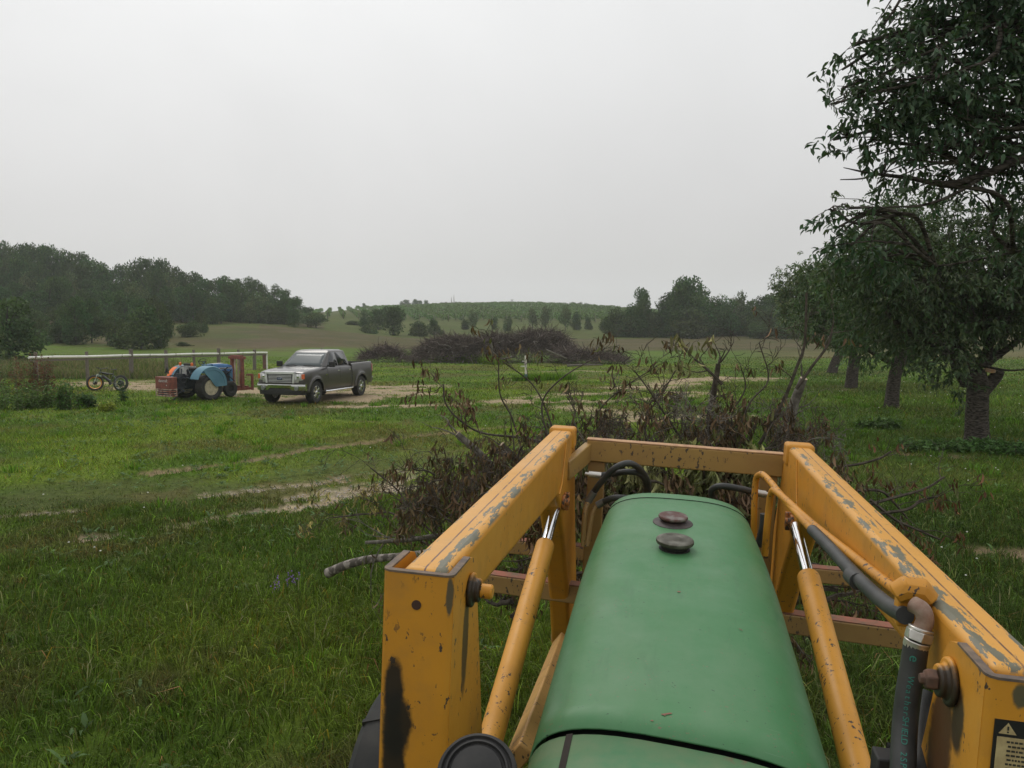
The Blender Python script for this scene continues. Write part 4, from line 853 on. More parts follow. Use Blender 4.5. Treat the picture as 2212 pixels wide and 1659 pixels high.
            for k in range(6):
                a = k * math.pi / 3 + .3
                for da in (-.16, .16): mb.beam((c[0] + .05 * math.cos(a), c[1] + sgn * .105, c[2] + .05 * math.sin(a)), (c[0] + .235 * math.cos(a + da), c[1] + sgn * .115, c[2] + .235 * math.sin(a + da)), .035, .03, up=(0, 1, 0))
            mb.lathe([(.07, .0), (.065, .03), (.035, .035), (.03, .05), (0, .05)], (c[0], c[1] + sgn * .10, c[2]), (0, sgn, 0), 20); mb.build('spokes', chrome, rm, bev=.004)
            wh = empty('wheel'); del_ = wh; wh.parent = root; ty.parent = wh; rm.parent = wh
    # windscreen
    a_, b2 = gh(1.315), gh(1.83); mb = MB()
    P = []
    for z, k in ((1.315, .955), (1.45, .96), (1.60, .955), (1.72, .95), (1.822, .93)):
        xf, xb, w = gh(z); P.append([(xf + .014 - .016 * (abs(q) ** 3) - .0, q * (w - .045), z + .0) for q in np.linspace(-1, 1, 9)])
    mb.loft(P, closed=False, cap=False); ws = mb.build('windscreen', wsg, root, smooth=60); ws.modifiers.new('t', 'SOLIDIFY').thickness = .008
    for y0, y1 in ((.62, .06), (-.12, -.68)):
        mb = MB(); mb.tube([(1.31, y0, 1.325), (1.30, (y0 + y1) / 2 + .1, 1.375), (1.285, y1 + .05, 1.345)], .013, 6); mb.build('wiper', blackp, root)
    # grille
    mb = MB(); fr = lambda y0, y1, z0, z1, d0=2.66, d1=2.775, m_=None: mb.box(((d0 + d1) / 2, (y0 + y1) / 2, (z0 + z1) / 2), (d1 - d0, y1 - y0, z1 - z0))
    mb.prism([(-.60, 1.195), (.60, 1.195), (.585, 1.105), (-.585, 1.105)], 0, 2.64, 2.785); mb.prism([(-.60, 1.104), (-.53, 1.104), (-.50, .775), (-.57, .775)], 0, 2.65, 2.778); mb.prism([(.60, 1.104), (.53, 1.104), (.50, .775), (.57, .775)], 0, 2.65, 2.778)
    gr = mb.build('grille_frame', pmat('grille_chrome', (.78, .78, .77), (.66, .66, .66), 4, .3, .4), root, bev=.012)
    mb = MB(); mb.box((2.71, 0, .945), (.03, 1.04, .33)); mb.box((2.72, 0, .765), (.10, 1.08, .025)); mb.build('grille_mesh', blackp, gr)
    for k in range(6): mb = MB(); mb.box((2.745, 0, .815 + k * .05), (.03, .94, .020)); mb.build('grille_bar', pmat('bar_chrome', (.72, .72, .72), (.6, .6, .6), 5, .35, .25) if k == 0 else bpy.data.materials['bar_chrome'], gr, bev=.004)
    mb = MB(); n = 28; mb.loft([[(x, .125 * s_ * math.cos(a), .945 + .052 * s_ * math.sin(a)) for a in np.linspace(0, 2 * math.pi, n, endpoint=False)] for x, s_ in ((2.755, 1), (2.782, 1), (2.786, .93))])
    em = mb.build('emblem', pmat('emblem_rim', (.7, .7, .7), rough=.2, metal=.8), gr)
    mb = MB(); mb.loft([[(x, .112 * math.cos(a), .945 + .043 * math.sin(a)) for a in np.linspace(0, 2 * math.pi, n, endpoint=False)] for x in (2.780, 2.7885)]); o = mb.build('emblem_field', pmat('emblem_blue', (.02, .045, .14), rough=.2), gr)
    text('emblem_script', 'Ford', .068, pmat('emblem_silver', (.75, .75, .75), rough=.3, metal=.5), gr, Matrix(((0, 0, 1, 2.790), (1, 0, 0, 0), (0, 1, 0, .945), (0, 0, 0, 1))), .001, .35)
    # bumper
    def bx(y): return 2.83 - .16 * (abs(y) / .98) ** 2.4
    mb = MB(); ys = np.linspace(-.98, .98, 21); mb.loft([[(bx(y) - .02, y, .74), (bx(y), y, .735), (bx(y) + .010, y, .712), (bx(y) - .030, y, .52 if abs(y) > .45 else .60), (bx(y) - .06, y, .50 if abs(y) > .45 else .59), (bx(y) - .12, y, .52), (bx(y) - .12, y, .74)] for y in ys])
    mb.build('front_bumper', pmat('bumper_chrome', (.62, .62, .60), (.52, .52, .50), 4, .12, .95), root, smooth=35)
    mb = MB(); mb.loft([[(bx(y) - .03, y, .79), (bx(y) - .01, y, .775), (bx(y) - .012, y, .742), (bx(y) - .12, y, .742), (bx(y) - .12, y, .79)] for y in ys]); mb.build('bumper_cover', paint, root, smooth=40)
    mb = MB(); mb.loft([[(bx(y) - .05, y * .93, .58), (bx(y) - .02, y * .93, .5), (bx(y) - .06, y * .93, .36), (bx(y) - .2, y * .93, .34), (bx(y) - .2, y * .93, .58)] for y in ys]); mb.build('air_dam', blackp, root, smooth=40)
    mb = MB(); mb.loft([[(-2.90, y, .55), (-3.0, y, .56), (-3.0, y, .72), (-2.90, y, .74)] for y in (-.95, -.5, .5, .95)]); mb.build('rear_bumper', pmat('rear_chrome', (.5, .5, .5), rough=.2, metal=.9), root, bev=.02)
    for bb_ in (((1.12, .996, 1.02), (.16, .008, .03)), ((.98, .99, .80), (.10, .006, .012))): mb = MB(); mb.box(*bb_); mb.build('side_badge', chrome, root)
    mb = MB(); mb.box((.80, 0, 1.935), (.12, .05, .02)) if 0 else mb.tube([(-.3, .0, 1.925), (-.34, 0, 1.965)], .02, 6); mb.build('roof_antenna', paint, root)
    # fixed interior: seats seen darkly through the glass are not visible; the cab is closed
truck()
# ================================================================== BLUE TRACTOR
def blue_tractor():
    g0 = ground(452, 863); th = R_(57); c, s = math.cos(th), math.sin(th)
    # near rear wheel stands at local (0, -.62)
    ox, oy = g0[0] - (.74 * s), g0[1] + (.74 * c)
    root = empty('blue_tractor', (ox, oy, gz(ox, oy)), th, 'low blue orchard tractor with rounded fenders, red rear box and red front mast', 'tractor')
    blue = pmat('tractor_blue', (.09, .235, .36), (.055, .16, .27), 3, .45); bluef = pmat('fender_blue', (.115, .255, .33), (.085, .20, .27), 2.5, .6); bl2 = pmat('bright_blue', (.04, .16, .36), (.03, .10, .26), 4, .4)
    drk = pmat('oily_iron', (.022, .03, .042), (.03, .035, .04), 9, .7, lo=.4, hi=.6); red = pmat('faded_red', (.25, .075, .050), (.15, .055, .04), 9, .75); white = pmat('tractor_white', (.6, .6, .58), rough=.6)
    for y in (-.74, .74):
        w = lug_tyre(0, 0, 0, .49, .42, 24, parent=None, rim=(.62, .54, .38), lh=.04); w.parent = root; w.location = (0, y, .45); w.rotation_euler = (0, 0, R_(90))
        mb = MB(); r0 = .66; a = np.linspace(R_(-8), R_(162), 22); sg = -1 if y < 0 else 1
        mb.loft([[(r0 * math.cos(q), y - sg * .22, .58 + r0 * math.sin(q)), (r0 * math.cos(q), y + sg * .16, .58 + r0 * math.sin(q)), (r0 * .955 * math.cos(q), y + sg * .22, .58 + r0 * .955 * math.sin(q)), (r0 * .94 * math.cos(q), y + sg * .22, .58 + r0 * .94 * math.sin(q)), (r0 * .965 * math.cos(q), y - sg * .20, .58 + r0 * .965 * math.sin(q))] for q in a])
        fd = mb.build('fender', bluef, root, smooth=50)
        # side skirt of the fender: filled segment over the front half of the wheel
        mb = MB(); P = [(r0 * .95 * math.cos(q), .58 + r0 * .95 * math.sin(q)) for q in np.linspace(R_(-8), R_(125), 18)]
        P += [(-.28, .96), (-.08, .76), (.08, .54), (.16, .47)]
        mb.prism(P, 1, y + sg * .20, y + sg * .225); mb.build('fender_skirt', bluef, fd)
        mb = MB(); mb.tube([(r0 * .80 * math.cos(q), y + sg * .23, .58 + r0 * .80 * math.sin(q)) for q in np.linspace(R_(0), R_(110), 14)], .012, 6); mb.build('skirt_rib', bluef, fd)
    mb = MB(); r0 = .664; a = np.linspace(R_(118), R_(157), 8); mb.loft([[(r0 * math.cos(q), .64, .585 + r0 * math.sin(q)), (r0 * math.cos(q), .89, .585 + r0 * math.sin(q)), ((r0 - .006) * math.cos(q), .89, .585 + (r0 - .006) * math.sin(q)), ((r0 - .006) * math.cos(q), .64, .585 + (r0 - .006) * math.sin(q))] for q in a])
    mb.build('reflective_triangle', pmat('safety_orange', (.95, .28, .03), (.85, .10, .03), 2, .5), root)
    mb = MB(); mb.box((.1, 0, .62), (.9, .42, .42)); mb.box((.95, 0, .60), (1.0, .34, .40)); mb.box((0, 0, .55), (.2, 1.1, .18)); mb.box((-.25, 0, .85), (.5, .5, .2)); mb.box((.7, -.1, .9), (.35, .3, .3)); mb.box((.45, -.22, .45), (.2, .2, .25)); mb.tube([(.5, -.2, 1.1), (.9, -.25, .95), (1.0, -.2, .6)], .04, 8); mb.tube([(.2, -.25, 1.0), (.5, -.28, .6), (.9, -.2, .5)], .03, 8)
    mb.box((-.35, 0, .60), (.5, .5, .4)); mb.box((-.55, .15, .86), (.2, .5, .18))
    rr2 = np.random.default_rng(6)
    for q in range(26): p_ = np.array([rr2.uniform(-.95, -.2), rr2.uniform(-.5, .5), rr2.uniform(.3, 1.1)]); mb.tube([p_, p_ + rr2.normal(0, .12, 3), p_ + rr2.normal(0, .2, 3)], rr2.uniform(.012, .04), 6)
    for q in range(20): p_ = np.array([rr2.uniform(.35, 1.4), rr2.uniform(-.30, -.18), rr2.uniform(.45, 1.0)]); mb.tube([p_, p_ + rr2.normal(0, .08, 3), p_ + rr2.normal(0, .14, 3)], rr2.uniform(.01, .035), 6)
    mb.build('engine_block', drk, root, bev=0)
    mb = MB(); mb.tube([(.55, -.21, 1.17), (.6, -.23, .95), (.75, -.24, .7)], .018, 6); mb.tube([(.7, -.2, 1.2), (.85, -.24, .9), (.8, -.24, .6)], .018, 6); mb.tube([(1.2, -.2, .9), (1.1, -.26, .7), (.9, -.26, .55)], .02, 6); mb.build('fuel_line', blackp, root)
    # hood
    mb = MB(); secs = []
    for x, w, zt_, zb in ((.62, .235, 1.26, 1.02), (.9, .24, 1.265, .98), (1.3, .235, 1.235, .95), (1.46, .225, 1.19, .93), (1.52, .20, 1.12, .92)):
        secs.append([(x, -w, zb), (x, -w, zt_ - .07), (x, -w * .88, zt_ - .015), (x, -w * .6, zt_), (x, w * .6, zt_), (x, w * .88, zt_ - .015), (x, w, zt_ - .07), (x, w, zb)])
    mb.loft(secs); hd = mb.build('hood', bl2, root, smooth=50); mb = MB(); mb.box((.95, 0, 1.268), (.5, .26, .006)); mb.build('hood_top_panel', white, hd)
    mb = MB(); mb.prism([(.78, 1.05), (.80, 1.12), (1.44, 1.10), (1.44, 1.06)], 1, -.2435, -.2385); st = mb.build('hood_stripe', white, hd); mb = MB(); mb.box((1.0, -.2445, 1.085), (.22, .003, .028)); mb.box((1.28, -.2445, 1.085), (.22, .003, .014)); mb.build('stripe_letters', blackp, hd)
    mb = MB(); mb.box((1.45, 0, .72), (.14, .40, .42)); mb.build('radiator_shell', blue, root, bev=.02)
    mb = MB(); mb.box((.48, 0, 1.08), (.18, .36, .34)); mb.tube([(.46, 0, 1.2), (.34, 0, 1.36)], .02, 8); mb.build('dashboard', blue, root, bev=.02)
    mb = MB(); sw = np.array([(.30, 0, 1.37)]); a = np.linspace(0, 6.2832, 24); mb.tube([(.30 + .07 * math.cos(q), .20 * math.sin(q), 1.37 + .13 * math.cos(q) * .8) for q in a], .012, 6, cap=False); mb.tube([(.33, -.2, 1.36), (.27, .2, 1.38)], .01, 5); mb.build('steering_wheel', blackp, root)
    for k, (x, y) in enumerate(((.2, -.22), (.12, -.12), (.38, -.16))):
        mb = MB(); mb.tube([(x, y, 1.0), (x - .02, y, 1.3), (x - .10, y, 1.40)], .008, 5); mb.build('lever', blackp, root)
    mb = MB(); mb.box((-.12, 0, 1.12), (.42, .46, .07)); mb.box((-.34, 0, 1.28), (.07, .44, .10)); mb.build('seat', blackp, root, bev=.03)
    mb = MB(); mb.box((-.42, .0, 1.225), (.06, 1.15, .03)); mb.box((-.5, 0, 1.05), (.05, .5, .30)); mb.build('rear_bar', pmat('bar_grey', (.45, .45, .43), (.1, .1, .1), 5, .6), root, bev=.01); mb = MB(); mb.box((-.53, -.30, 1.02), (.01, .12, .08)); mb.build('number_tag', white, root)
    for y in (-.28, .42): mb = MB(); mb.lathe([(.045, 0), (.05, .05), (.045, .10), (.02, .12), (0, .12)], (-.36, y, 1.24), (0, 0, 1), 12); mb.build('beacon_lamp', pmat('orange_lens', (.75, .16, .03), rough=.3), root)
    # rear box
    mb = MB(); mb.box((-1.30, -.10, .68), (.30, .86, .42)); bxo = mb.build('rear_box', red, root, bev=.02)
    mb = MB()
    for z in (.22, .30, .38, .45): mb.box((-1.30, -.10, z), (.29, .86, .035), mi=0)
    for y in (-.51, .31): mb.box((-1.43, y, .34), (.03, .02, .28)); mb.box((-1.17, y, .34), (.03, .02, .28))
    mb.build('slatted_base', pmat('pale_slats', (.50, .40, .32), (.28, .10, .07), 7, .7, lo=.42, hi=.58), bxo)
    mb = MB(); mb.box((-1.30, -.10, .34), (.22, .7, .3)); mb.build('box_core', drk, bxo)
    text('box_lettering', 'dancroft', .155, white, bxo, Matrix(((0, 0, -1, -1.452), (-1, 0, 0, -.14), (0, 1, 0, .755), (0, 0, 0, 1))), .002); mb = MB(); mb.lathe([(.035, 0), (.035, .004), (0, .004)], (-1.452, -.34, .60), (-1, 0, 0), 3); mb.build('box_mark', white, bxo)
    mb = MB(); mb.beam((-.2, -.25, .5), (-1.05, -.25, .45), .05, .05); mb.beam((-.2, .25, .5), (-1.05, .25, .45), .05, .05); mb.beam((-.2, 0, .9), (-1.05, 0, .75), .05, .05); mb.build('hitch_arms', drk, root)
    # front mast and frame
    mb = MB()
    for y in (-.30, .30): mb.box((1.80, y, .82), (.12, .09, 1.20))
    mb.build('mast', red, root, bev=.008); mb = MB(); mb.box((1.80, 0, 1.45), (.16, .86, .10)); mb.box((1.80, 0, 1.525), (.14, .62, .05)); mb.build('mast_top', red, root, bev=.008)
    for y in (-.08, .10): mb = MB(); mb.tube([(1.78, y, .35), (1.78, y, 1.40)], .035, 12); mb.build('mast_cylinder', pmat('pale_cylinder', (.50, .42, .30), (.3, .22, .15), 6, .5), root)
    mb = MB(); mb.beam((.75, -.30, .24), (2.25, -.30, .24), .07, .10); mb.beam((.75, .30, .24), (2.25, .30, .24), .07, .10); mb.box((2.0, 0, .30), (.1, .7, .1)); mb.build('skid_frame', red, root, bev=.006)
    mb = MB(); mb.box((2.22, -.34, .48), (.09, .06, .62)); mb.box((2.10, -.34, .78), (.28, .05, .07)); mb.box((2.22, .34, .48), (.09, .06, .62)); mb.build('fork_heel', red, root, bev=.006)
    mb = MB(); mb.tube([(1.5, -.42, .03), (1.42, -.42, .25), (1.34, -.42, .03), (1.5, -.42, .03)], .012, 6); mb.build('stand_triangle', white, root)
    for y in (-.48, .48):
        mb = MB(); mb.lathe([(.14, -.08), (.26, -.09), (.30, -.05), (.30, .05), (.26, .09), (.14, .08), (.10, .02), (0, .02)], (1.15, y, .30), (0, -1 if y < 0 else 1, 0), 28); mb.build('front_wheel', tyre_m, root)
    for o in root.children:
        if o.type == 'MESH' and not o.name.startswith(('fender', 'rear_box', 'reflective', 'hitch')): o.scale.x = 1.03 if o.name.startswith(('mast', 'skid', 'fork')) else .98
blue_tractor()
# ================================================================== FAT TYRE BICYCLE
def bike():
    g0 = ground(261, 845); th = R_(180 - 8); root = empty('bicycle', (g0[0], g0[1], g0[2]), th, 'dark fat tyre bicycle with orange front rim standing beside the fence', 'bicycle')
    blk = pmat('bike_black', (.02, .022, .022), rough=.4); grn = pmat('pale_green_frame', (.20, .27, .20), (.03, .035, .03), 7, .4, lo=.42, hi=.5)
    R, w, WB = .34, .055, 1.20
    def wheel(loc, rz, rimc, nm):
        e_ = empty(nm); e_.parent = root; e_.location = loc; e_.rotation_euler = (0, 0, rz)
        mb = MB(); a = np.linspace(0, 2 * math.pi, 49)[:-1]; P = []
        for q in a: P.append([((R - w + w * math.cos(p)) * math.cos(q), w * math.sin(p), (R - w + w * math.cos(p)) * math.sin(q)) for p in np.linspace(0, 2 * math.pi, 12, endpoint=False)])
        P.append(P[0]); mb.loft(P, cap=False)
        for k in range(40):
            q = k * math.pi / 20; mb.beam((R * math.cos(q), -.035, R * math.sin(q)), (R * math.cos(q), .035, R * math.sin(q)), .018, .012, up=(math.cos(q), 0, math.sin(q)))
        mb.build('tyre', tyre_m, e_, smooth=60)
        mb = MB(); mb.loft([[((R - w * 1.65) * math.cos(q) * k_, y, (R - w * 1.65) * math.sin(q) * k_) for y, k_ in ((-.05, 1.04), (.05, 1.04), (.05, .98), (0, .90), (-.05, .98))] for q in np.linspace(0, 2 * math.pi, 40)], cap=False); mb.build('rim', pmat(nm + '_rim', rimc, rough=.4), e_)
        mb = MB()
        for k in range(14): q = k * math.pi / 7; mb.tube([(.03 * math.cos(q + .5), (-1) ** k * .03, .03 * math.sin(q + .5)), (.24 * math.cos(q), 0, .24 * math.sin(q))], .0022, 4)
        mb.build('spokes', pmat(nm + '_spoke', (.3, .3, .3), rough=.3, metal=.8), e_)
        return e_
    rw = wheel((0, 0, R), 0, (.25, .25, .24), 'rear_wheel'); fw = wheel((WB, 0, R), R_(40), (.80, .33, .04), 'front_wheel')
    mb = MB(); mb.lathe([(0, -.06), (.12, -.055), (.13, 0), (.12, .055), (0, .06)], (0, 0, R), (0, 1, 0), 24); mb.build('hub_motor', blk, root)
    mb = MB(); mb.lathe([(0, -.05), (.08, -.045), (.08, .045), (0, .05)], (WB, 0, R), (0, 1, 0), 24); mb.build('front_hub', blk, root)
    bb, st, hd1, hd2 = (.46, 0, .33), (.36, 0, .72), (.98, 0, .80), (1.02, 0, .66)
    mb = MB(); mb.tube([bb, st], .02, 10); mb.tube([st, hd1], .028, 10); mb.tube([bb, (.75, 0, .55), hd2], .034, 10); mb.tube([hd1, hd2], .03, 10); 
    for y in (-.07, .07): mb.tube([(0, y, R), (.2, y, .31), (.44, y * .5, .33)], .014, 8); mb.tube([(0, y, R), (.34, y * .5, .68)], .012, 8)
    mb.build('frame', grn, root, smooth=60)
    mb = MB(); mb.tube([(.50, 0, .42), (.86, 0, .64)], .055, 10); mb.tube([(.58, 0, .72), (.86, 0, .77)], .045, 8); mb.build('battery', blk, root, smooth=60)
    mb = MB(); mb.tube([(1.02, 0, .70), (1.05, 0, .62)], .03, 8); mb.tube([(1.05, -.09, .70), (1.05, .09, .70)], .022, 8)
    for y in (-.085, .085): mb.tube([(1.05, y, .70), (1.10, y, .55), (WB, y, R)], .02, 8)
    mb.build('fork', pmat('fork_white', (.60, .66, .60), (.35, .4, .36), 8, .4), root, smooth=60)
    mb = MB(); mb.tube([(.96, 0, .80), (.93, 0, .93)], .018, 8); mb.tube([(.86, -.33, .99), (.93, -.12, .95), (.93, .12, .95), (.86, .33, .99)], .014, 8); mb.tube([(.86, -.36, .99), (.84, -.26, .98)], .02, 8); mb.tube([(.86, .36, .99), (.84, .26, .98)], .02, 8); mb.tube([(.93, .1, .95), (1.05, .2, 1.03)], .008, 6); mb.build('handlebar', blk, root)
    mb = MB(); mb.tube([st, (.33, 0, .88)], .014, 8); mb.build('seat_post', blk, root); mb = MB(); mb.loft([[(.22, -.09, .90), (.22, .09, .90), (.22, .07, .94), (.22, -.07, .94)], [(.32, -.07, .90), (.32, .07, .90), (.32, .05, .935), (.32, -.05, .935)], [(.47, -.02, .905), (.47, .02, .905), (.47, .015, .925), (.47, -.015, .925)]]); mb.build('saddle', blk, root, bev=.01)
    mb = MB(); mb.lathe([(0, -.02), (.07, -.01), (.07, .01), (0, .02)], (.46, .05, .33), (0, 1, 0), 20); mb.tube([(.46, .07, .33), (.52, .08, .18)], .012, 6); mb.box((.53, .12, .17), (.09, .08, .02)); mb.tube([(.46, -.07, .33), (.40, -.08, .48)], .012, 6); mb.box((.39, -.12, .49), (.09, .08, .02)); mb.build('crank', blk, root)
    mb = MB(); mb.tube([(.30, .04, .32), (.34, .16, .01)], .01, 6); mb.build('kickstand', blk, root)
    root.rotation_euler[0] = R_(5); root.rotation_euler = (R_(4), 0, th)
bike()
# ================================================================== FENCE, MARKER POST
def fence():
    root = empty('rail_fence', (0, 0, 0), 0, 'weathered post fence topped with a long white pipe rail behind the bicycle', 'fence')
    wood = pmat('weathered_wood', (.20, .17, .14), (.11, .095, .08), 9, .9, stretch=(6, 6, 1), bumps=.3)
    A, B = at(62, 772.5, 38.0), at(577, 761.5, 54.0); pts = [A + (B - A) * k for k in np.linspace(0, 1, 13)]; pts = [p + np.array([0, 0, .012 * math.sin(i * 1.9)]) for i, p in enumerate(pts)]
    ks = [0.016, .18, .34, .485, .61, .728, .835, .92]
    r = random.Random(4)
    for i, k in enumerate(ks):
        p = A + (B - A) * k; z = gz(p[0], p[1]); top = p[2] + (.28 if i < 6 else .2) + r.uniform(-.05, .05); w = .085 + r.uniform(0, .05); lean = r.uniform(-.04, .04)
        mb = MB(); mb.tube([(p[0], p[1] + .14, z - .2), (p[0] + lean * .6, p[1] + .14, (z + top) / 2), (p[0] + lean, p[1] + .14, top)], [w, w * .95, w * .88], 8); mb.build('fence_post', wood, root, smooth=50)
    mb = MB(); mb.tube(pts, .062, 10); pr = mb.build('rail_pipe', pmat('white_pipe', (.86, .85, .80), (.72, .70, .65), 3, .45), root, smooth=60)
    mb = MB(); mb.beam(A + [0, .06, -.14], B + [0, .06, -.13], .03, .10); mb.build('wood_rail', wood, root)
    e_ = B; z = gz(e_[0], e_[1]); mb = MB(); mb.box((e_[0] - .20, e_[1], (z + e_[2]) / 2 - .02), (.20, .10, e_[2] - z - .06)); mb.build('end_board', pmat('red_brown_board', (.20, .10, .085), (.13, .075, .06), 6, .8), root)
    mb = MB(); mb.tube([(e_[0] - .03, e_[1], z), (e_[0] - .03, e_[1], e_[2])], .05, 8); mb.build('end_pipe', bpy.data.materials['white_pipe'], root)
    for k in (.31, .42, .53, .65, .76, .86): 
        p = A + (B - A) * k; mb = MB(); mb.tube([p + [-.05, 0, .0], p + [.05, 0.0, 0]], .062, 8); mb.build('pipe_coupling', bpy.data.materials['white_pipe'] if 0 else wood, pr)
fence()
g0 = ground(1136, 822); root = empty('marker_post', (g0[0], g0[1], g0[2]), 0, 'thin white marker post with short side arms standing in the mown grass', 'post')
k = g0[1] / F; mb = MB(); mb.tube([(0, 0, 13 * k), (-.02, 0, 54 * k)], [.055, .05], 8); mb.build('white_tube', pmat('marker_white', (.66, .60, .44), (.72, .70, .66), 5, .6), root)
mb = MB(); mb.tube([(.02, 0, -.05), (.0, 0, 14 * k)], [.09, .07], 10); mb.build('blue_sleeve', pmat('sleeve_blue', (.07, .15, .22), rough=.7), root)
for z, l in ((42, 6.5), (31, 9.5)): mb = MB(); mb.box((-l * k / 2 - .04, 0, z * k), (l * k, .04, 1.9 * k)); mb.build('side_arm', pmat('arm_white', (.75, .74, .70), rough=.5), root)
mb = MB(); mb.box((-3.5 * k, 0, 36.5 * k), (.04, .04, .04)); mb.build('side_knob', bpy.data.materials['arm_white'], root)
o = tufts([(g0[0] + q * .35 - .4, g0[1] + rng.uniform(-.5, .5)) for q in range(7)] + [(g0[0] + .3 + q * .4 , g0[1] + .8) for q in range(6)], 9, .42, 90, .45, (1.1, 1.2, .9)).build('weed_tuft', gm, fix=False, smooth=0); tag(o, 'patch of tall dark green grass around the foot of the white marker post', 'grass patch')
# ================================================================== TREES
leaf_m = vmat('tree_leaves', .55, .22, .3, var=.14); bark_m = pmat('grey_bark', (.125, .105, .088), (.035, .030, .025), 11, .95, stretch=(1, 1, 3.5), bumps=1.0, bdist=.05, spec=.15, lo=.40, hi=.60)
far_leaf = vmat('distant_leaves', .7, .12, .12, var=.20); far_bark = pmat('distant_bark', (.06, .052, .045), rough=.95)
def quads(mb, P, size, r, col, flat=1.0):      # small randomly turned four sided leaf clumps with a ragged outline
    n = len(P); a = rdir(r, n, flat); b = rdir(r, n); b = np.cross(a, b); b /= np.linalg.norm(b, axis=1)[:, None]; c = np.cross(a, b)
    s = (size * r.uniform(.5, 1.3, n))[:, None]
    v = np.stack([P - b * s * .5, P - c * s * .32 + b * s * .1, P + b * s * .55, P + c * s * .38], 1).reshape(-1, 3); o = np.arange(n)[:, None] * 4
    mb.add(v, [o + np.array([[0, 1, 2, 3]])], np.repeat(col, 4, 0))
def proto_tree(seed, nl=16, nq=2600, qs=.055, shape='round', c0=(.050, .098, .030), leafy_to=.12):
    r = np.random.default_rng(seed); mb = MB(); L_ = []
    for k in range(nl):
        if shape == 'round': z = r.uniform(.16, .88); w = .30 * math.sqrt(max(.05, 1 - ((z - .52) / .45) ** 2)); a = r.uniform(0, 6.28); q = w * r.uniform(.3, 1.05); rad = r.uniform(.10, .19) * (1.15 - .35 * z)
        elif shape == 'cone': z = k / nl * .86 + .12; w = .30 * (1.02 - z) ** .8; a = k * 2.4; q = w * r.uniform(.5, 1); rad = .05 + .16 * (1 - z)
        elif shape == 'pine': z = .22 + .72 * r.uniform(0, 1) ** .8; w = .26 * math.sin(min(1, (1.06 - z) * 1.5) * 1.5); a = r.uniform(0, 6.28); q = w * r.uniform(.4, 1); rad = r.uniform(.07, .12)
        else: z = r.uniform(.10, .80); w = .48 * math.sqrt(max(.05, 1 - (z) ** 2)); a = r.uniform(0, 6.28); q = w * r.uniform(.2, 1); rad = r.uniform(.13, .24)
        L_.append((q * math.cos(a), q * math.sin(a), z, rad))
    if shape == 'round': L_ += [(0, 0, .60, .22), (0, 0, .80, .16), (.05, .03, .40, .2)]
    if shape == 'bush': L_ += [(0, 0, .3, .35), (.2, 0, .2, .25), (-.2, .1, .2, .25)]
    if shape == 'pine': L_ += [(0, 0, .5, .16), (0, 0, .92, .07)]
    tot = sum(l[3] ** 2 for l in L_)
    for (x, y, z, rad) in L_:
        n = int(nq * rad ** 2 / tot); d = rdir(r, n); rr = rad * (r.uniform(.55, 1.12, n) ** .6) * (1 + .25 * np.sin(d[:, 0] * 5 + d[:, 2] * 7))
        P = np.array([x, y, z]) + d * rr[:, None] * np.array([1, 1, .85 if shape != 'pine' else .55])
        tint = r.uniform(.75, 1.25) * (1 + .12 * r.normal()); col = np.array(c0) * tint * r.uniform(.6, 1.45, n)[:, None]; col[:, 0] *= r.uniform(.85, 1.3)
        k = P[:, 2] > .0; P, col = P[k], col[k]
        quads(mb, P, qs, r, col, .8)
    crown = mb.build('crown', far_leaf, None, fix=False, smooth=0)
    tb = MB(); lean = r.uniform(-.03, .03); tb.tube([(0, 0, -.05), (lean * .5, 0, .2), (lean, .01, .5), (lean, 0, .8)], [.028, .022, .014, .005], 7)
    for k in range(6): a = r.uniform(0, 6.28); z = r.uniform(.25, .6); tb.tube([(lean * z, 0, z), (math.cos(a) * .1, math.sin(a) * .1, z + .12), (math.cos(a) * .2, math.sin(a) * .2, z + .22)], [.010, .007, .003], 5)
    trunk = tb.build('trunk', far_bark, None, smooth=60)
    e_ = empty('tree'); crown.parent = e_; trunk.parent = e_
    return e_
PR = {'round': [proto_tree(100 + k, nl=15 + k, nq=4300, qs=.040) for k in range(5)], 'pine': [proto_tree(140 + k, 26, 3400, .042, 'pine', (.046, .084, .036)) for k in range(2)],
      'bush': [proto_tree(150 + k, 13, 4200, .055, 'bush', (.052, .090, .030)) for k in range(3)], 'light': [proto_tree(160 + k, 15, 2600, .046, c0=(.085, .125, .050)) for k in range(2)],
      'cone': [proto_tree(170, 26, 2600, .05, 'cone', (.030, .052, .026))]}
used_p = set(); TREE_R = random.Random(12)
def put_tree(kind, px, depth, ytop, wpx=None, idx=None, name='tree', label=None, cat='tree', group=None, ybase=None):
    P = PR[kind]; i = idx if idx is not None else TREE_R.randrange(len(P)); p = P[i]
    x = (px - 1106) / F * depth; z = gz(x, depth); zt = CAMZ + ray(px, ytop)[2] / ray(px, ytop)[1] * depth; h = max(zt - z, .6)
    ref = {'round': .95, 'light': .95, 'pine': 1.0, 'bush': .95, 'cone': 1.0}[kind]; h = h / ref
    if kind in ('round', 'light', 'pine') and depth > 80: z -= .13 * h; h *= 1.13
    w = h * TREE_R.uniform(.85, 1.1) if wpx is None else (1.06 if depth > 80 else 1) * wpx / F * depth / {'round': .80, 'light': .80, 'pine': .62, 'bush': 1.2, 'cone': .6}[kind]
    if (kind, i) in used_p: o = copy_tree(p)
    else: o = p; used_p.add((kind, i)); 
    o.name = name; o.location = (x, depth, z - .1); o.rotation_euler = (0, 0, TREE_R.uniform(0, 6.28)); o.scale = (w, w, h)
    tag(o, label, cat, group)
    if not group and 'group' in o: del o['group']
    return o
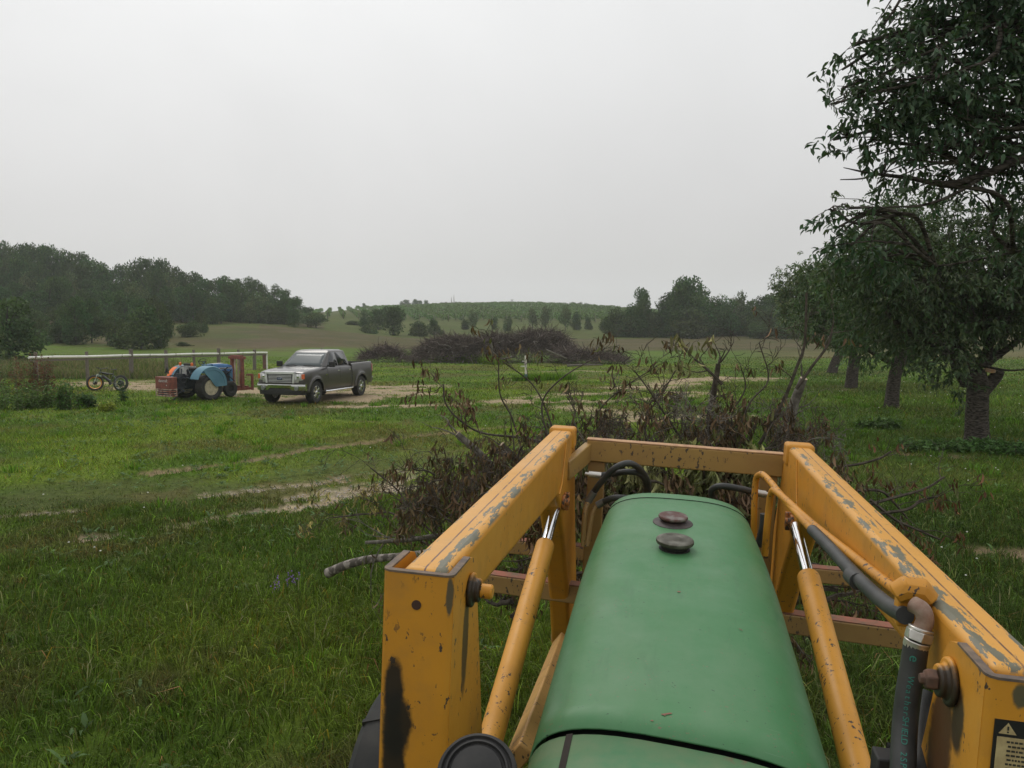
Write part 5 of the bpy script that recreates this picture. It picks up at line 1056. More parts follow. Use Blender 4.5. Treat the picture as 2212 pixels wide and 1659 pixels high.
# the wood on the left hill
sky_x = [-260, -150, 0, 60, 110, 150, 200, 240, 270, 300, 340, 380, 420, 450, 480, 500, 550, 600, 630, 660, 685]; sky_y = [500, 505, 520, 527, 530, 533, 553, 573, 571, 557, 553, 570, 585, 602, 594, 600, 597, 612, 625, 650, 681]
WL = 'leafy dark green tree in the wood covering the left hillside'; WG = 'trees of the wood on the left hill'
def skyl(x): return float(np.interp(x, sky_x, sky_y))
x = -240
while x < 690:
    d = 172 + TREE_R.uniform(-12, 14); put_tree('round', x, d, skyl(x) + TREE_R.uniform(-3, 9), TREE_R.uniform(46, 72) if x < 560 else TREE_R.uniform(30, 46), label=WL, group=WG); x += TREE_R.uniform(15, 26)
x = -230
while x < 660:
    d = 150 + TREE_R.uniform(-8, 10); y0 = skyl(x); put_tree('round' if TREE_R.random() < .8 else 'light', x, d, y0 + (690 - y0) * TREE_R.uniform(.12, .42), TREE_R.uniform(44, 70) if x < 560 else TREE_R.uniform(28, 45), label=WL, group=WG); x += TREE_R.uniform(20, 32)
x = -220
while x < 470:
    d = (128 if x < 330 else 146) + TREE_R.uniform(-8, 8); y0 = skyl(x); put_tree('round', x, d, y0 + (700 - y0) * TREE_R.uniform(.35, .65), TREE_R.uniform(45, 70), label=WL, group=WG); x += TREE_R.uniform(24, 38)
x = -200
while x < 345:
    d = (98 if x < 200 else 112) + TREE_R.uniform(-8, 8); put_tree('round' if TREE_R.random() < .6 else 'bush', x, d, TREE_R.uniform(622, 672), TREE_R.uniform(50, 85), label=WL, group=WG); x += TREE_R.uniform(28, 44)
x = 60
while x < 350:
    d = (90 if x < 180 else 108) + TREE_R.uniform(-5, 5); put_tree('bush', x, d, TREE_R.uniform(672, 700), TREE_R.uniform(50, 80), label='low shrub along the foot of the wood on the left', group='shrubs at the foot of the wood'); x += TREE_R.uniform(26, 40)
x = 352
while x < 690:
    d = 150 + TREE_R.uniform(-3, 6); y0 = skyl(x); put_tree('bush' if TREE_R.random() < .8 else 'light', x, d, min(y0 + (690 - y0) * TREE_R.uniform(.5, .8), 674), TREE_R.uniform(36, 56), label=WL, group=WG); x += TREE_R.uniform(15, 24)
# trees and bushes that stand alone
put_tree('round', 18, 62, 640, 150, 3, label='dark low tree at the left edge of the photo near the tall weeds')
put_tree('bush', -40, 58, 660, 130, 1, label='dark bush partly outside the left edge of the photo')
put_tree('bush', 305, 86, 654, 118, 2, name='bush', label='large round dark bush standing in front of the wood behind the fence', cat='bush')
put_tree('bush', 250, 90, 680, 60, 0, name='bush', label='lower bush at the left foot of the large round bush behind the fence', cat='bush')
put_tree('bush', 350, 88, 652, 52, 0, name='bush', label='paler bush at the right foot of the large round bush', cat='bush')
put_tree('bush', 412, 108, 688, 58, 1, name='bush', label='small dark bush on the slope above the middle of the fence', cat='bush')
put_tree('bush', 438, 118, 668, 34, 0, name='bush', label='smaller upper bush touching the dark bush on the slope', cat='bush')
put_tree('bush', 398, 92, 738, 42, 2, name='bush', label='tiny pale bush just above the fence rail', cat='bush')
for px, d, yt, w, kind, lab in (
    (850, 150, 664, 66, 'round', 'rounded tree in the middle of the bushes left of the big brush pile'), (790, 172, 668, 30, 'round', 'slim dark tree left of the rounded tree below the vineyard'),
    (818, 165, 668, 44, 'round', 'tree between the slim tree and the rounded tree below the vineyard'), (762, 178, 690, 44, 'bush', 'low bush at the left end of the bushes below the vineyard'), (800, 150, 700, 46, 'bush', 'low bush below the slim dark tree'),
    (905, 150, 692, 60, 'bush', 'wide low bush right of the rounded tree'), (940, 158, 686, 40, 'bush', 'bush at the right end of the bushes left of the brush pile'),
    (1022, 178, 668, 30, 'light', 'upright little tree at the foot of the vineyard above the brush pile'), (1005, 182, 686, 26, 'bush', 'small bush beside the upright little tree'), (1068, 182, 679, 20, 'bush', 'small round bush left of its paler twin on the slope'), (1097, 176, 681, 24, 'bush', 'small pale round bush on the slope above the brush pile'),
    (1150, 186, 665, 28, 'light', 'left tree of the pair of small trees on the slope'), (1178, 182, 661, 28, 'light', 'right tree of the pair of small trees on the slope'), (1221, 176, 655, 28, 'light', 'tallest slim tree on the slope above the brush pile'),
    (1245, 180, 672, 30, 'bush', 'bush leaning against the tallest slim tree'), (1270, 182, 680, 22, 'bush', 'low bush right of the slim trees'), (1310, 170, 688, 36, 'bush', 'low bush left of the first big tree'), (1345, 172, 672, 44, 'bush', 'bush at the left foot of the first big tree'),
    (1388, 156, 625, 54, 'round', 'round topped tree left of the biggest dark tree on the right'), (1375, 152, 655, 86, 'bush', 'broad skirt of bushes under the round topped tree'), (1335, 160, 676, 40, 'round', 'small round tree beside the round topped tree'),
    (1478, 150, 601, 96, 'round', 'biggest dark tree standing alone at the far edge of the field'), (1450, 148, 640, 70, 'round', 'tree merged with the left side of the biggest dark tree'), (1510, 147, 632, 84, 'round', 'tree merged with the right side of the biggest dark tree'), (1485, 144, 660, 120, 'bush', 'dense undergrowth at the foot of the biggest dark tree'),
    (1556, 158, 634, 50, 'light', 'airy pale tree right of the biggest dark tree'), (1598, 160, 626, 52, 'light', 'spiky pale tree between two darker trees on the right'), (1560, 150, 668, 66, 'bush', 'low bush under the airy pale tree'), (1612, 150, 666, 60, 'bush', 'low bush under the spiky pale tree'),
    (1650, 152, 640, 62, 'round', 'dark tree left of the orchard trees at the field edge'), (1690, 150, 632, 60, 'round', 'dark tree behind the far orchard tree'), (1640, 140, 688, 70, 'bush', 'pale sprawling bush at the field edge left of the orchard'), (1700, 138, 684, 80, 'bush', 'wide pale bush behind the trunks of the orchard'),
    (1740, 150, 650, 70, 'round', 'dark tree hidden behind the orchard trees'), (1790, 145, 690, 80, 'bush', 'bush seen between the two farthest orchard trunks'), (1860, 150, 660, 80, 'round', 'dark tree behind the middle orchard trees'), (1940, 150, 670, 90, 'round', 'tree seen dimly under the orchard crowns'), (2040, 150, 668, 90, 'round', 'tree beyond the right field below the nearest crown'), (2140, 150, 664, 100, 'round', 'tree beyond the right field next to the picture edge'), (2240, 150, 660, 100, 'round', 'tree beyond the right field outside the picture edge')):
    put_tree(kind, px, d, yt, w, label=lab, name='bush' if kind == 'bush' else 'tree', cat='bush' if kind == 'bush' else 'tree')
BT = 'dense dark bush in the hedge along the far edge of the field on the right'
for k in range(26):
    px = 1325 + k * 17 + TREE_R.uniform(-6, 6); put_tree('bush', px, 148 + TREE_R.uniform(-4, 8), TREE_R.uniform(655, 682), TREE_R.uniform(52, 84), name='bush', label=BT, cat='bush', group='bushes of the hedge at the far field edge')
for px, yt, w in ((1440, 632, 70), (1500, 618, 84), (1468, 612, 80), (1532, 640, 70), (1392, 640, 52), (1575, 645, 60), (1632, 650, 60), (1670, 640, 66)):
    put_tree('round', px, 150 + TREE_R.uniform(-3, 6), yt, w, label='leafy tree grown into the hedge at the far field edge', group='trees grown into the far hedge')
for px, d, yt, w, kind in ((868, 440, 650, 16, 'round'), (880, 440, 648, 20, 'round'), (897, 445, 646, 20, 'round'), (909, 440, 649, 14, 'round'), (922, 440, 649, 14, 'round'), (788, 430, 655, 12, 'round'), (955, 440, 653, 10, 'round'), (965, 440, 652, 12, 'round'), (985, 440, 651, 16, 'round'), (995, 440, 652, 14, 'round'), (1168, 430, 657, 14, 'bush'), (1237, 440, 652, 16, 'round'), (1252, 440, 652, 22, 'bush'), (1268, 440, 653, 22, 'bush'), (1352, 300, 668, 16, 'bush')):
    put_tree(kind, px, d, yt, w, label='tiny far tree on the crest above the vineyard', group='far trees on the vineyard crest')
for k_, P in PR.items():
    for i, p in enumerate(P):
        if (k_, i) not in used_p:
            for ch in list(p.children): bpy.data.objects.remove(ch)
            bpy.data.objects.remove(p)
# masts and pylon on the crest
mb = MB()
p = at(977, 662, 460)
for nm, px, y0, y1, w, lab in (('radio_mast', 975, 664, 641, .25, 'left and shorter of two thin masts on the vineyard crest'), ('radio_mast', 980.5, 664, 636, .3, 'right and taller of two thin masts on the vineyard crest')):
    a, b_ = at(px, y0, 450), at(px, y1, 450); mb = MB()
    for q in range(3): an = q * 2.1; mb.tube([a + [.3 * math.cos(an), .3 * math.sin(an), 0], b_], [.14, .07], 4)
    tag(mb.build(nm, pmat('mast_grey', (.30, .26, .25), rough=.7), None, smooth=0), lab, 'mast')
a, b_ = at(1106, 664, 450), at(1106, 647, 450); mb = MB(); mb.tube([a, b_], [.3, .2], 5)
for z in (.62, .82, .97): q = a + (b_ - a) * z; mb.beam(q - [.8, 0, 0], q + [.8, 0, 0], .15, .22)
tag(mb.build('power_pylon', pmat('pylon_grey', (.28, .28, .28), rough=.7), None, smooth=0), 'small power pylon with cross arms standing alone on the crest', 'pylon')
# ---- vineyard
vr = np.random.default_rng(31); vine_m = vmat('vine_leaves', .6, .2, .2, var=.08); az = R_(-12.4); vd = np.array([math.sin(az), math.cos(az)])
for k in range(36):
    x0 = -56 + k * 3.9; y0 = 214 + 4 * math.sin(k * .2) + .10 * x0; ln = 190 if x0 < 25 else max(60, 190 - 3.0 * (x0 - 25))
    n = 1700; s_ = vr.uniform(0, 1, n) ** 1.25 * ln; X = x0 + vd[0] * s_ + vr.normal(0, .22, n); Y = y0 + vd[1] * s_; Z = hgt(X, Y) + .55 + 1.15 * vr.uniform(0, 1, n) ** .8 
    mb = MB(); quads(mb, np.stack([X, Y, Z], 1), .62, vr, np.array([.10, .175, .045]) * vr.uniform(.55, 1.5, n)[:, None])
    for q in range(5):
        s2 = q * ln / 5 * .35; px_, py_ = x0 + vd[0] * s2, y0 + vd[1] * s2; mb.tube([(px_, py_, gz(px_, py_)), (px_, py_, gz(px_, py_) + 1.9)], .09, 4, col=np.array([.2, .17, .13]))
    tag(mb.build('vine_row', vine_m, None, fix=False, smooth=0), 'long row of trellised green vines running up the far hill', 'vine row', 'rows of the vineyard on the far hill')
# ================================================================== ORCHARD TREES
def orchard(name, label, trunk, tr, lobes, depth, leafL, nspray, seed, col=(.034, .060, .026), forks=None, limbs=(), leaf='full', cuts=(), per=10, group=None, twig=.34):
    r = np.random.default_rng(seed); base = trunk[0]; root = empty(name, tuple(base), 0, label, 'tree'); O = np.array(base)
    wood = MB(); tp = np.array(trunk); wood.tube(smooth_path(tp - O, 5), np.interp(np.linspace(0, 1, (len(tp) - 1) * 5 + 1), np.linspace(0, 1, len(tr)), tr), 14)
    cen = []
    for (px, py, rp, dd) in lobes:
        d = depth + dd; c = at(px, py, d); cen.append((c, rp / F * d))
    fk = np.array(forks if forks is not None else trunk[-1]); fk = fk.reshape(-1, 3)
    leafmb = MB(); tot = sum(q[1] ** 2.2 for q in cen); Ps, Ds = [], []
    for c, R in cen:
        f0 = fk[np.argmin(np.linalg.norm(fk - c, axis=1) + (4 * np.clip(np.abs(fk[:, 2] - c[2]) - .7, 0, 9) if len(fk) > 3 else 0))]; q1 = f0 + (c - f0) * .33 + np.array([0, 0, .10 * np.linalg.norm(c - f0)]) + r.normal(0, .10, 3) * np.linalg.norm(c - f0); q2 = f0 + (c - f0) * .68 + np.array([0, 0, .10 * np.linalg.norm(c - f0)]) + r.normal(0, .09, 3) * np.linalg.norm(c - f0)
        main = smooth_path([f0, q1, q2, c], 5); r0 = min(.08, .012 + (.010 if len(fk) > 3 else .020) * np.linalg.norm(c - f0)); wood.tube(main - O, np.linspace(r0, .012, len(main)), 7)
        n = max(int(nspray * R ** 2.2 / tot), 4); d = rdir(r, n); rr = R * r.uniform(.15, 1.0, n) ** .55 * (1 + .16 * r.normal(size=n)); P = c + d * rr[:, None]
        ms = int(max(4, n / 14))
        for q in range(ms):
            e_ = P[q]; m0 = main[r.integers(6, len(main))]; mm = (m0 + e_) / 2 + r.normal(0, .08, 3) * R + [0, 0, .05]
            wood.tube(np.array([m0, mm, e_]) - O, [.016, .009, .004], 5)
        D = d * .8 + r.normal(0, .45, (n, 3)); D[:, 2] = D[:, 2] * .6 - .12; D /= np.linalg.norm(D, axis=1)[:, None]
        Ps.append(P); Ds.append(D)
    P, D = np.concatenate(Ps), np.concatenate(Ds); n = len(P)
    if leaf == 'full':
        for q in range(0, n, 2): wood.tube(np.array([P[q] - D[q] * .08, P[q] + D[q] * twig * .55, P[q] + D[q] * twig + [0, 0, -.03]]) - O, [.004, .003, .0015], 3, cap=False)
    for k in range(per):
        t_ = (k + .5) / per; p = P + D * (twig * t_) + np.array([0, 0, -.05 * t_ * t_]) + r.normal(0, .015, (n, 3)); side = rdir(r, n)
        ld = D * .55 + side * .8; ld[:, 2] -= .45; N_ = r.normal(0, .45, (n, 3)) + [0, 0, 1.]
        cc_ = np.array(col) * r.uniform(.6, 1.5, n)[:, None]; cc_[:, 0] *= r.uniform(.85, 1.35, n)
        (leafset if leaf == 'full' else fastleaf)(p - O, ld, N_, leafL * r.uniform(.7, 1.2, n), leafL * .37 * r.uniform(.8, 1.15, n), cc_, leafmb)
    for L_, ra, rb in limbs: wood.tube(smooth_path(np.array(L_), 6) - O, np.linspace(ra, rb, (len(L_) - 1) * 6 + 1), 8)
    wood.build('trunk', bark_m, root, fix=False, smooth=70); leafmb.build('crown', leaf_m, root, fix=False, smooth=0)
    for c, ax_, ra in cuts: mb = MB(); mb.lathe([(ra, -.02), (ra, .0), (0, .004)], np.array(c) - O, ax_, 16); mb.build('cut_end', pmat('fresh_cut_wood', (.62, .33, .14), (.55, .42, .28), 20, .8), root)
    return root
def tk(d, *pts): return [at(x, y, d + (k * 0)) for k, (x, y) in enumerate(pts)]
g = ground(2112, 960); d1 = g[1]
orchard('cherry_tree', 'nearest orchard cherry tree in full view with a thick trunk and a sawn off limb', [g - [0, 0, .15], *tk(d1, (2110, 900), (2112, 840), (2108, 800))], [.32, .25, .235, .23, .22, .22, .19],
  [(1870, 545, 60, -.5), (1935, 515, 75, 0), (1905, 600, 90, .5), (2000, 600, 110, -1), (2035, 520, 105, .5), (2150, 560, 130, 0), (2260, 590, 110, .5), (2330, 490, 140, 0), (2100, 665, 100, -.4), (2220, 650, 85, -.8), (2330, 610, 110, 0), (1965, 700, 85, .6), (2040, 765, 62, -1.1), (1812, 590, 42, .2), (2075, 835, 28, -1.0), (2000, 640, 100, 1.6), (2150, 620, 120, 2), (1800, 445, 20, -1.2)],
  d1, .135, 3900, 1, forks=[at(2100, 800, d1), at(2130, 790, d1 - .2)], leaf='full', per=9, col=(.056, .096, .040),
  limbs=[([at(2085, 830, d1), at(2062, 790, d1 - .3), at(2052, 740, d1 - .4)], .10, .06), ([at(2120, 850, d1), at(2150, 815, d1), at(2158, 800, d1 - .05)], .15, .12), ([at(2110, 800, d1), at(2150, 720, d1), at(2200, 660, d1)], .09, .05), ([at(2120, 790, d1), at(2180, 800, d1 - .5), at(2240, 795, d1 - .6)], .03, .012)],
  cuts=[((at(2138, 799, d1 - .12)), (0, -.35, 1), .125)])
g = ground(1925, 880); d2 = g[1]
orchard('cherry_tree', 'second orchard tree from the right with forked trunk and pale stub on its left limb', [g - [0, 0, .15], *tk(d2, (1930, 830), (1940, 790), (1962, 750))], [.26, .21, .20, .19, .17],
  [(1960, 480, 75, 0), (1900, 540, 80, .5), (1850, 620, 80, -.6), (1930, 640, 95, 0), (2010, 660, 90, .4), (1880, 700, 70, -1), (1960, 740, 60, 1), (1990, 560, 90, 1), (1840, 720, 36, -.4), (1900, 460, 40, .5), (1860, 755, 34, .3)], d2, .16, 2600, 2, leaf='fast', col=(.062, .108, .040), per=9, group=None,
  limbs=[([at(1938, 790, d2), at(1900, 770, d2), at(1862, 748, d2 - .3)], .11, .06), ([at(1940, 790, d2), at(1975, 720, d2), at(1990, 680, d2)], .12, .07)], cuts=[((at(1858, 745, d2 - .35)), (-.8, -.5, .3), .07)])
g = ground(1838, 838); d3 = g[1]
orchard('cherry_tree', 'third orchard tree from the right with a straight pale trunk', [g - [0, 0, .15], *tk(d3, (1842, 800), (1848, 768))], [.30, .26, .25, .24],
  [(1800, 660, 66, 0), (1850, 610, 75, .5), (1765, 700, 42, -.6), (1770, 610, 58, 0), (1880, 690, 60, 0), (1830, 720, 40, -.5), (1900, 620, 60, 1)], d3, .20, 1800, 3, leaf='fast', col=(.075, .120, .050), per=9, limbs=[([at(1848, 770, d3), at(1825, 740, d3), at(1800, 710, d3)], .12, .06)])
g = ground(1796, 806); d4 = g[1]
orchard('cherry_tree', 'farthest orchard tree on the left of the row with a dark forked leaning trunk', [g - [0, 0, .15], *tk(d4, (1803, 785), (1812, 762), (1805, 740))], [.34, .27, .24, .2],
  [(1735, 640, 50, 0), (1700, 612, 30, .5), (1715, 680, 36, -.6), (1780, 640, 56, 0), (1755, 600, 36, 0), (1790, 700, 46, 0), (1745, 715, 26, .5), (1820, 690, 40, .4), (1705, 640, 28, 0)], d4, .26, 1300, 4, leaf='fast', col=(.10, .150, .068), per=8, limbs=[([at(1808, 775, d4), at(1830, 755, d4), at(1845, 735, d4)], .16, .08)])
# the near tree whose boughs hang into the picture from the right
bx_, by_ = 2640, 9.6; tb = (bx_ - 1106) / F * by_
orchard('overhanging_cherry_tree', 'closest tree whose big dark leafy boughs hang into the sky from the right edge', [np.array([tb, by_, gz(tb, by_) - .2]), np.array([tb - .05, by_, 1.2]), np.array([tb - .1, by_ - .1, 2.4]), np.array([tb - .3, by_ - .3, 3.4])], [.30, .25, .22, .2, .17],
  [(1985, 60, 60, 0), (2045, 20, 90, .3), (1930, 150, 62, 0), (2010, 165, 85, -.4), (1872, 140, 42, .2), (1895, 225, 66, -.2), (1820, 150, 24, 0), (1880, 300, 50, 0), (1960, 265, 80, .4), (2060, 250, 100, -.3), (2090, 120, 105, .2), (2180, 190, 120, .4), (2200, 60, 110, -.2), (2170, 310, 85, 0), (1955, 345, 48, -.3), (2070, 350, 52, .3), (1800, 302, 20, 0), (2225, 420, 46, 0), (1900, 378, 20, 0), (2330, 150, 150, 0), (2430, 300, 150, .3), (2340, -60, 140, 0), (2200, -80, 120, 0), (2060, -60, 90, 0), (2350, 420, 100, 0), (2480, 60, 150, .5), (2560, 250, 160, 1), (1820, 190, 20, 0), (1795, 225, 8, 0), (2000, 395, 18, 0), (2105, 400, 26, 0), (1840, 95, 12, 0), (1905, 60, 22, 0), (1793, 452, 12, 0), (1812, 490, 30, 0), (1838, 530, 46, 0), (1890, 556, 54, .3), (1940, 540, 44, .4), (2180, 540, 56, .3)],
  8.4, .098, 2500, 5, forks=[np.array([tb - .3, by_ - .3, 3.4]), at(2300, 330, 8.6), at(2330, 120, 8.6), at(2190, 545, 8.8), at(2020, 575, 8.8), at(2330, 480, 8.8)], col=(.042, .078, .038), per=9, twig=.26,
  limbs=[([np.array([tb - .2, by_ - .2, 3.2]), at(2380, 330, 8.7), at(2260, 325, 8.5), at(2140, 372, 8.4), at(2050, 397, 8.4), at(1960, 384, 8.4), at(1880, 374, 8.4), at(1822, 362, 8.4)], .07, .004),
         ([np.array([tb - .15, by_ - .1, 2.6]), at(2420, 470, 8.9), at(2300, 520, 8.8), at(2190, 545, 8.8), at(2020, 575, 8.8), at(1900, 560, 8.7)], .026, .006),
         ([at(2140, 372, 8.4), at(2060, 420, 8.3), at(1990, 444, 8.3), at(1925, 447, 8.3), at(1890, 455, 8.3)], .022, .005), ([at(1900, 376, 8.4), at(1860, 386, 8.4), at(1815, 388, 8.4)], .012, .005),
         ([np.array([tb - .2, by_ - .2, 3.3]), at(2400, 180, 8.7), at(2300, 120, 8.6), at(2180, 80, 8.5)], .11, .03), ([at(2300, 325, 8.6), at(2170, 345, 8.5), at(2060, 310, 8.4), at(1990, 320, 8.4)], .05, .012)])
# young leafy twig that sticks up in front of the nearest crown
# ================================================================== BRUSH
twig_m = pmat('dead_bark', (.108, .090, .070), (.048, .040, .031), 30, .9, bumps=.4, bdist=.003, spec=.2)
twig_grey = pmat('grey_dead_bark', (.21, .192, .162), (.092, .08, .066), 26, .9, bumps=.5, bdist=.004, spec=.2)
dead_leaf = vmat('dead_leaves', .75, .15, .15, var=0)
BROWN = (.118, .080, .046); PALE = (.20, .21, .095)
def grow(r, p, d, ln, r0, depth, out_, tips, wig=.22, sag=0.0, nch=(3, 5), spread=.75):
    n = 7; P = [np.array(p, float)]; d = np.array(d, float) / np.linalg.norm(d)
    for k in range(n):
        d = d + r.normal(0, wig, 3) + np.array([0, 0, sag]); d /= np.linalg.norm(d); P.append(P[-1] + d * ln / n)
    P = np.array(P); R = r0 * (1 - .78 * np.linspace(0, 1, n + 1)); out_.append((P, R))
    if depth == 0: tips.append((P[-1], d)); tips.append((P[-3], d)); return
    for _ in range(int(r.integers(*nch))):
        i = int(r.integers(2, n + 1)); q = rdir(r, 1)[0]; dd = d + q * spread; dd[2] += .1
        grow(r, P[i], dd, ln * r.uniform(.35, .62), R[i] * .58, depth - 1, out_, tips, wig, sag, nch, spread)
    tips.append((P[-1], d))
def branch(label, p, d, ln, r0, depth, seed, leaves=.5, lcol=BROWN, mat_=None, group=None, wig=.22, nch=(3, 5), spread=.75, name='cut_branch', path=None, sides=None, per=4, lsize=.062, cut=False):
    r = np.random.default_rng(seed); out_, tips = [], []
    if path is not None:
        P = smooth_path(path, 5); R = np.linspace(r0, r0 * .55, len(P)); out_.append((P, R))
        for _ in range(int(r.integers(*nch)) if depth else 0):
            i = int(r.integers(len(P) // 3, len(P))); dd = (P[-1] - P[0]) / np.linalg.norm(P[-1] - P[0]) + rdir(r, 1)[0] * spread; grow(r, P[i], dd, ln * r.uniform(.4, .8), min(R[i] * .5, .007), depth - 1, out_, tips, wig, 0, nch, spread)
    else: grow(r, p, d, ln, r0, depth, out_, tips, wig, 0, nch, spread)
    mb = MB()
    for P, R in out_:
        mb.tube(P, np.maximum(R, .0016), sides or (10 if R[0] > .02 else 5 if R[0] > .006 else 4))
    o = mb.build(name, mat_ or twig_m, None, fix=False, smooth=70); tag(o, label, 'branch', group)
    k = [t_ for t_ in tips if r.uniform() < leaves]
    if k:
        lb = MB(); P = np.array([a for a, b_ in k]); n = len(P)
        for q in range(per):
            ld = rdir(r, n) * .75; ld[:, 2] = -np.abs(ld[:, 2]) - 1.0; N_ = rdir(r, n)
            c = np.array(lcol) * r.uniform(.45, 1.7, n)[:, None]; pale = (r.uniform(size=n) < .10)[:, None]; c = np.where(pale, c * 2.0, c); ol = (r.uniform(size=n) < .22)[:, None]; c = np.where(ol, np.array([.13, .14, .055]) * r.uniform(.6, 1.4, n)[:, None], c)
            leafset(P + r.normal(0, .02, (n, 3)), ld, N_, lsize * r.uniform(.6, 1.35, n), lsize * .24 * r.uniform(.6, 1.3, n), c, lb, .7, .35)
        lb.build('dead_leaves', dead_leaf, o, fix=False, smooth=0)
    if cut: mb = MB(); P, R = out_[0]; ax_ = P[-1] - P[-2]; mb.lathe([(R[-1] * 1.0, 0), (R[-1] * .99, .004), (0, .005)], P[-1], ax_, 12); mb.build('cut_end', pmat('pale_cut_wood', (.55, .46, .36), (.42, .30, .2), 20, .8), o)
    return o
def W_(x, y, d): return at(x, y, d)
r = np.random.default_rng(77); BG = 'loose branches in the brush load ahead of the tractor'; BL = 'twiggy dead branch with shrivelled brown leaves tangled in the heap ahead of the tractor'
branch('dark upright stub of bark covered trunk sticking up from the middle of the brush heap', None, None, .32, .030, 2, 1, path=[W_(1515, 1010, 5.5), W_(1528, 930, 5.4), W_(1540, 860, 5.4), W_(1552, 786, 5.4)], leaves=.04, nch=(5, 7), spread=1.0)
branch('thick grey limb with a pale sawn top standing at the right of the brush heap', None, None, .34, .048, 2, 2, path=[W_(1693, 990, 5.6), W_(1702, 930, 5.6), W_(1716, 870, 5.6), W_(1736, 818, 5.55)], mat_=twig_grey, leaves=.04, nch=(4, 6), spread=.9, cut=True)
branch('tall thin twig rising highest at the right of the brush heap', None, None, .3, .014, 2, 3, path=[W_(1640, 960, 5.3), W_(1690, 870, 5.3), W_(1722, 790, 5.3), W_(1738, 740, 5.3), W_(1742, 632, 5.3)], leaves=.03, nch=(4, 6))
branch('slender forked twig leaning right beside the thick grey limb', None, None, .5, .012, 2, 33, path=[W_(1720, 840, 5.4), W_(1755, 790, 5.4), W_(1788, 745, 5.4), W_(1800, 700, 5.4)], leaves=.1, nch=(2, 4))
branch('bare sawn log end pointing left at the left of the brush heap', None, None, .5, .036, 1, 4, path=[W_(1105, 1050, 5.6), W_(1060, 1005, 5.7), W_(1020, 965, 5.7), W_(988, 937, 5.7)], mat_=twig_grey, leaves=.3, nch=(2, 4), cut=True)
branch('shorter dark log end just right of the bare sawn log end', None, None, .5, .036, 1, 5, path=[W_(1160, 1035, 5.4), W_(1125, 1005, 5.5), W_(1098, 975, 5.6), W_(1084, 960, 5.6)], leaves=.3, nch=(2, 4), cut=True)
branch('short brown log end lying behind the two log ends on the left', None, None, .5, .034, 0, 6, path=[W_(1150, 1010, 5.8), W_(1100, 985, 5.9), W_(1062, 968, 5.9)], leaves=0)
branch('pale mottled log lying in the grass left of the yellow post', None, None, .3, .044, 1, 7, path=[W_(708, 1238, 6.8), W_(750, 1220, 6.7), W_(800, 1208, 6.6), W_(860, 1202, 6.5), W_(950, 1190, 6.3)], mat_=pmat('mottled_bark', (.34, .30, .26), (.10, .085, .07), 18, .9, bumps=.5, bdist=.004, lo=.42, hi=.55), leaves=.0, nch=(0, 1))
branch('horizontal grey branch running left just above the pale mottled log', None, None, .8, .024, 2, 8, path=[W_(1010, 1150, 5.9), W_(930, 1160, 6.0), W_(860, 1168, 6.1), W_(790, 1172, 6.2)], mat_=twig_grey, leaves=.5)
branch('thin arching branch at the far left of the brush heap', None, None, .5, .011, 2, 9, path=[W_(930, 1180, 6.0), W_(880, 1150, 6.2), W_(850, 1110, 6.3), W_(800, 1110, 6.4), W_(720, 1118, 6.5)], leaves=.5, nch=(5, 8), lcol=(.30, .24, .10))
branch('fan of fine leafless twigs spreading left over the gravel', None, None, .6, .010, 2, 10, path=[W_(960, 1170, 5.9), W_(890, 1110, 6.1), W_(860, 1060, 6.2), W_(800, 1010, 6.2)], leaves=.15, nch=(6, 9))
branch('long curved branch reaching over the left log ends', None, None, .5, .010, 2, 11, path=[W_(1200, 960, 5.6), W_(1120, 945, 5.6), W_(1040, 935, 5.7), W_(990, 905, 5.7), W_(962, 870, 5.7), W_(958, 830, 5.7)], leaves=.5, nch=(5, 8))
branch('leafy branch with wilted green and tan leaves rising near the upright stub', None, None, .35, .012, 1, 12, path=[W_(1560, 830, 5.3), W_(1530, 800, 5.3), W_(1500, 775, 5.3)], leaves=1, lcol=(.19, .18, .085), nch=(3, 5), per=5, lsize=.075)
for i, P in enumerate(([W_(1210, 990, 5.2), W_(1185, 900, 5.3), W_(1150, 830, 5.4), W_(1085, 780, 5.4)], [W_(1200, 990, 5.2), W_(1170, 880, 5.3), W_(1210, 820, 5.3), W_(1290, 770, 5.4)], [W_(1130, 980, 5.5), W_(1105, 900, 5.6), W_(1080, 850, 5.6), W_(1077, 770, 5.6)], [W_(1300, 970, 5.6), W_(1290, 900, 5.6), W_(1330, 850, 5.6), W_(1420, 790, 5.6)],
      [W_(1390, 970, 5.4), W_(1400, 880, 5.4), W_(1430, 850, 5.4), W_(1470, 780, 5.4)], [W_(1480, 960, 5.2), W_(1440, 900, 5.2), W_(1400, 840, 5.2), W_(1370, 800, 5.2)], [W_(1590, 950, 5.1), W_(1620, 870, 5.1), W_(1660, 820, 5.1), W_(1640, 740, 5.1)], [W_(1600, 970, 5.5), W_(1580, 900, 5.5), W_(1610, 840, 5.5), W_(1600, 790, 5.5)])):
    branch(['crooked thin branch curving left over the left loader arm', 'thin branch curving right from the same foot as the crooked one', 'straight thin leader left of the crooked thin branch', 'arching thin branch reaching right above the guard bar', 'thin upright branch left of the stub with few leaves', 'thin branch leaning left in front of the stub', 'thin branch rising between stub and thick limb', 'short thin branch close behind the stub'][i], None, None, .34, .0075, 2, 40 + i, path=P, leaves=.07, nch=(4, 7))
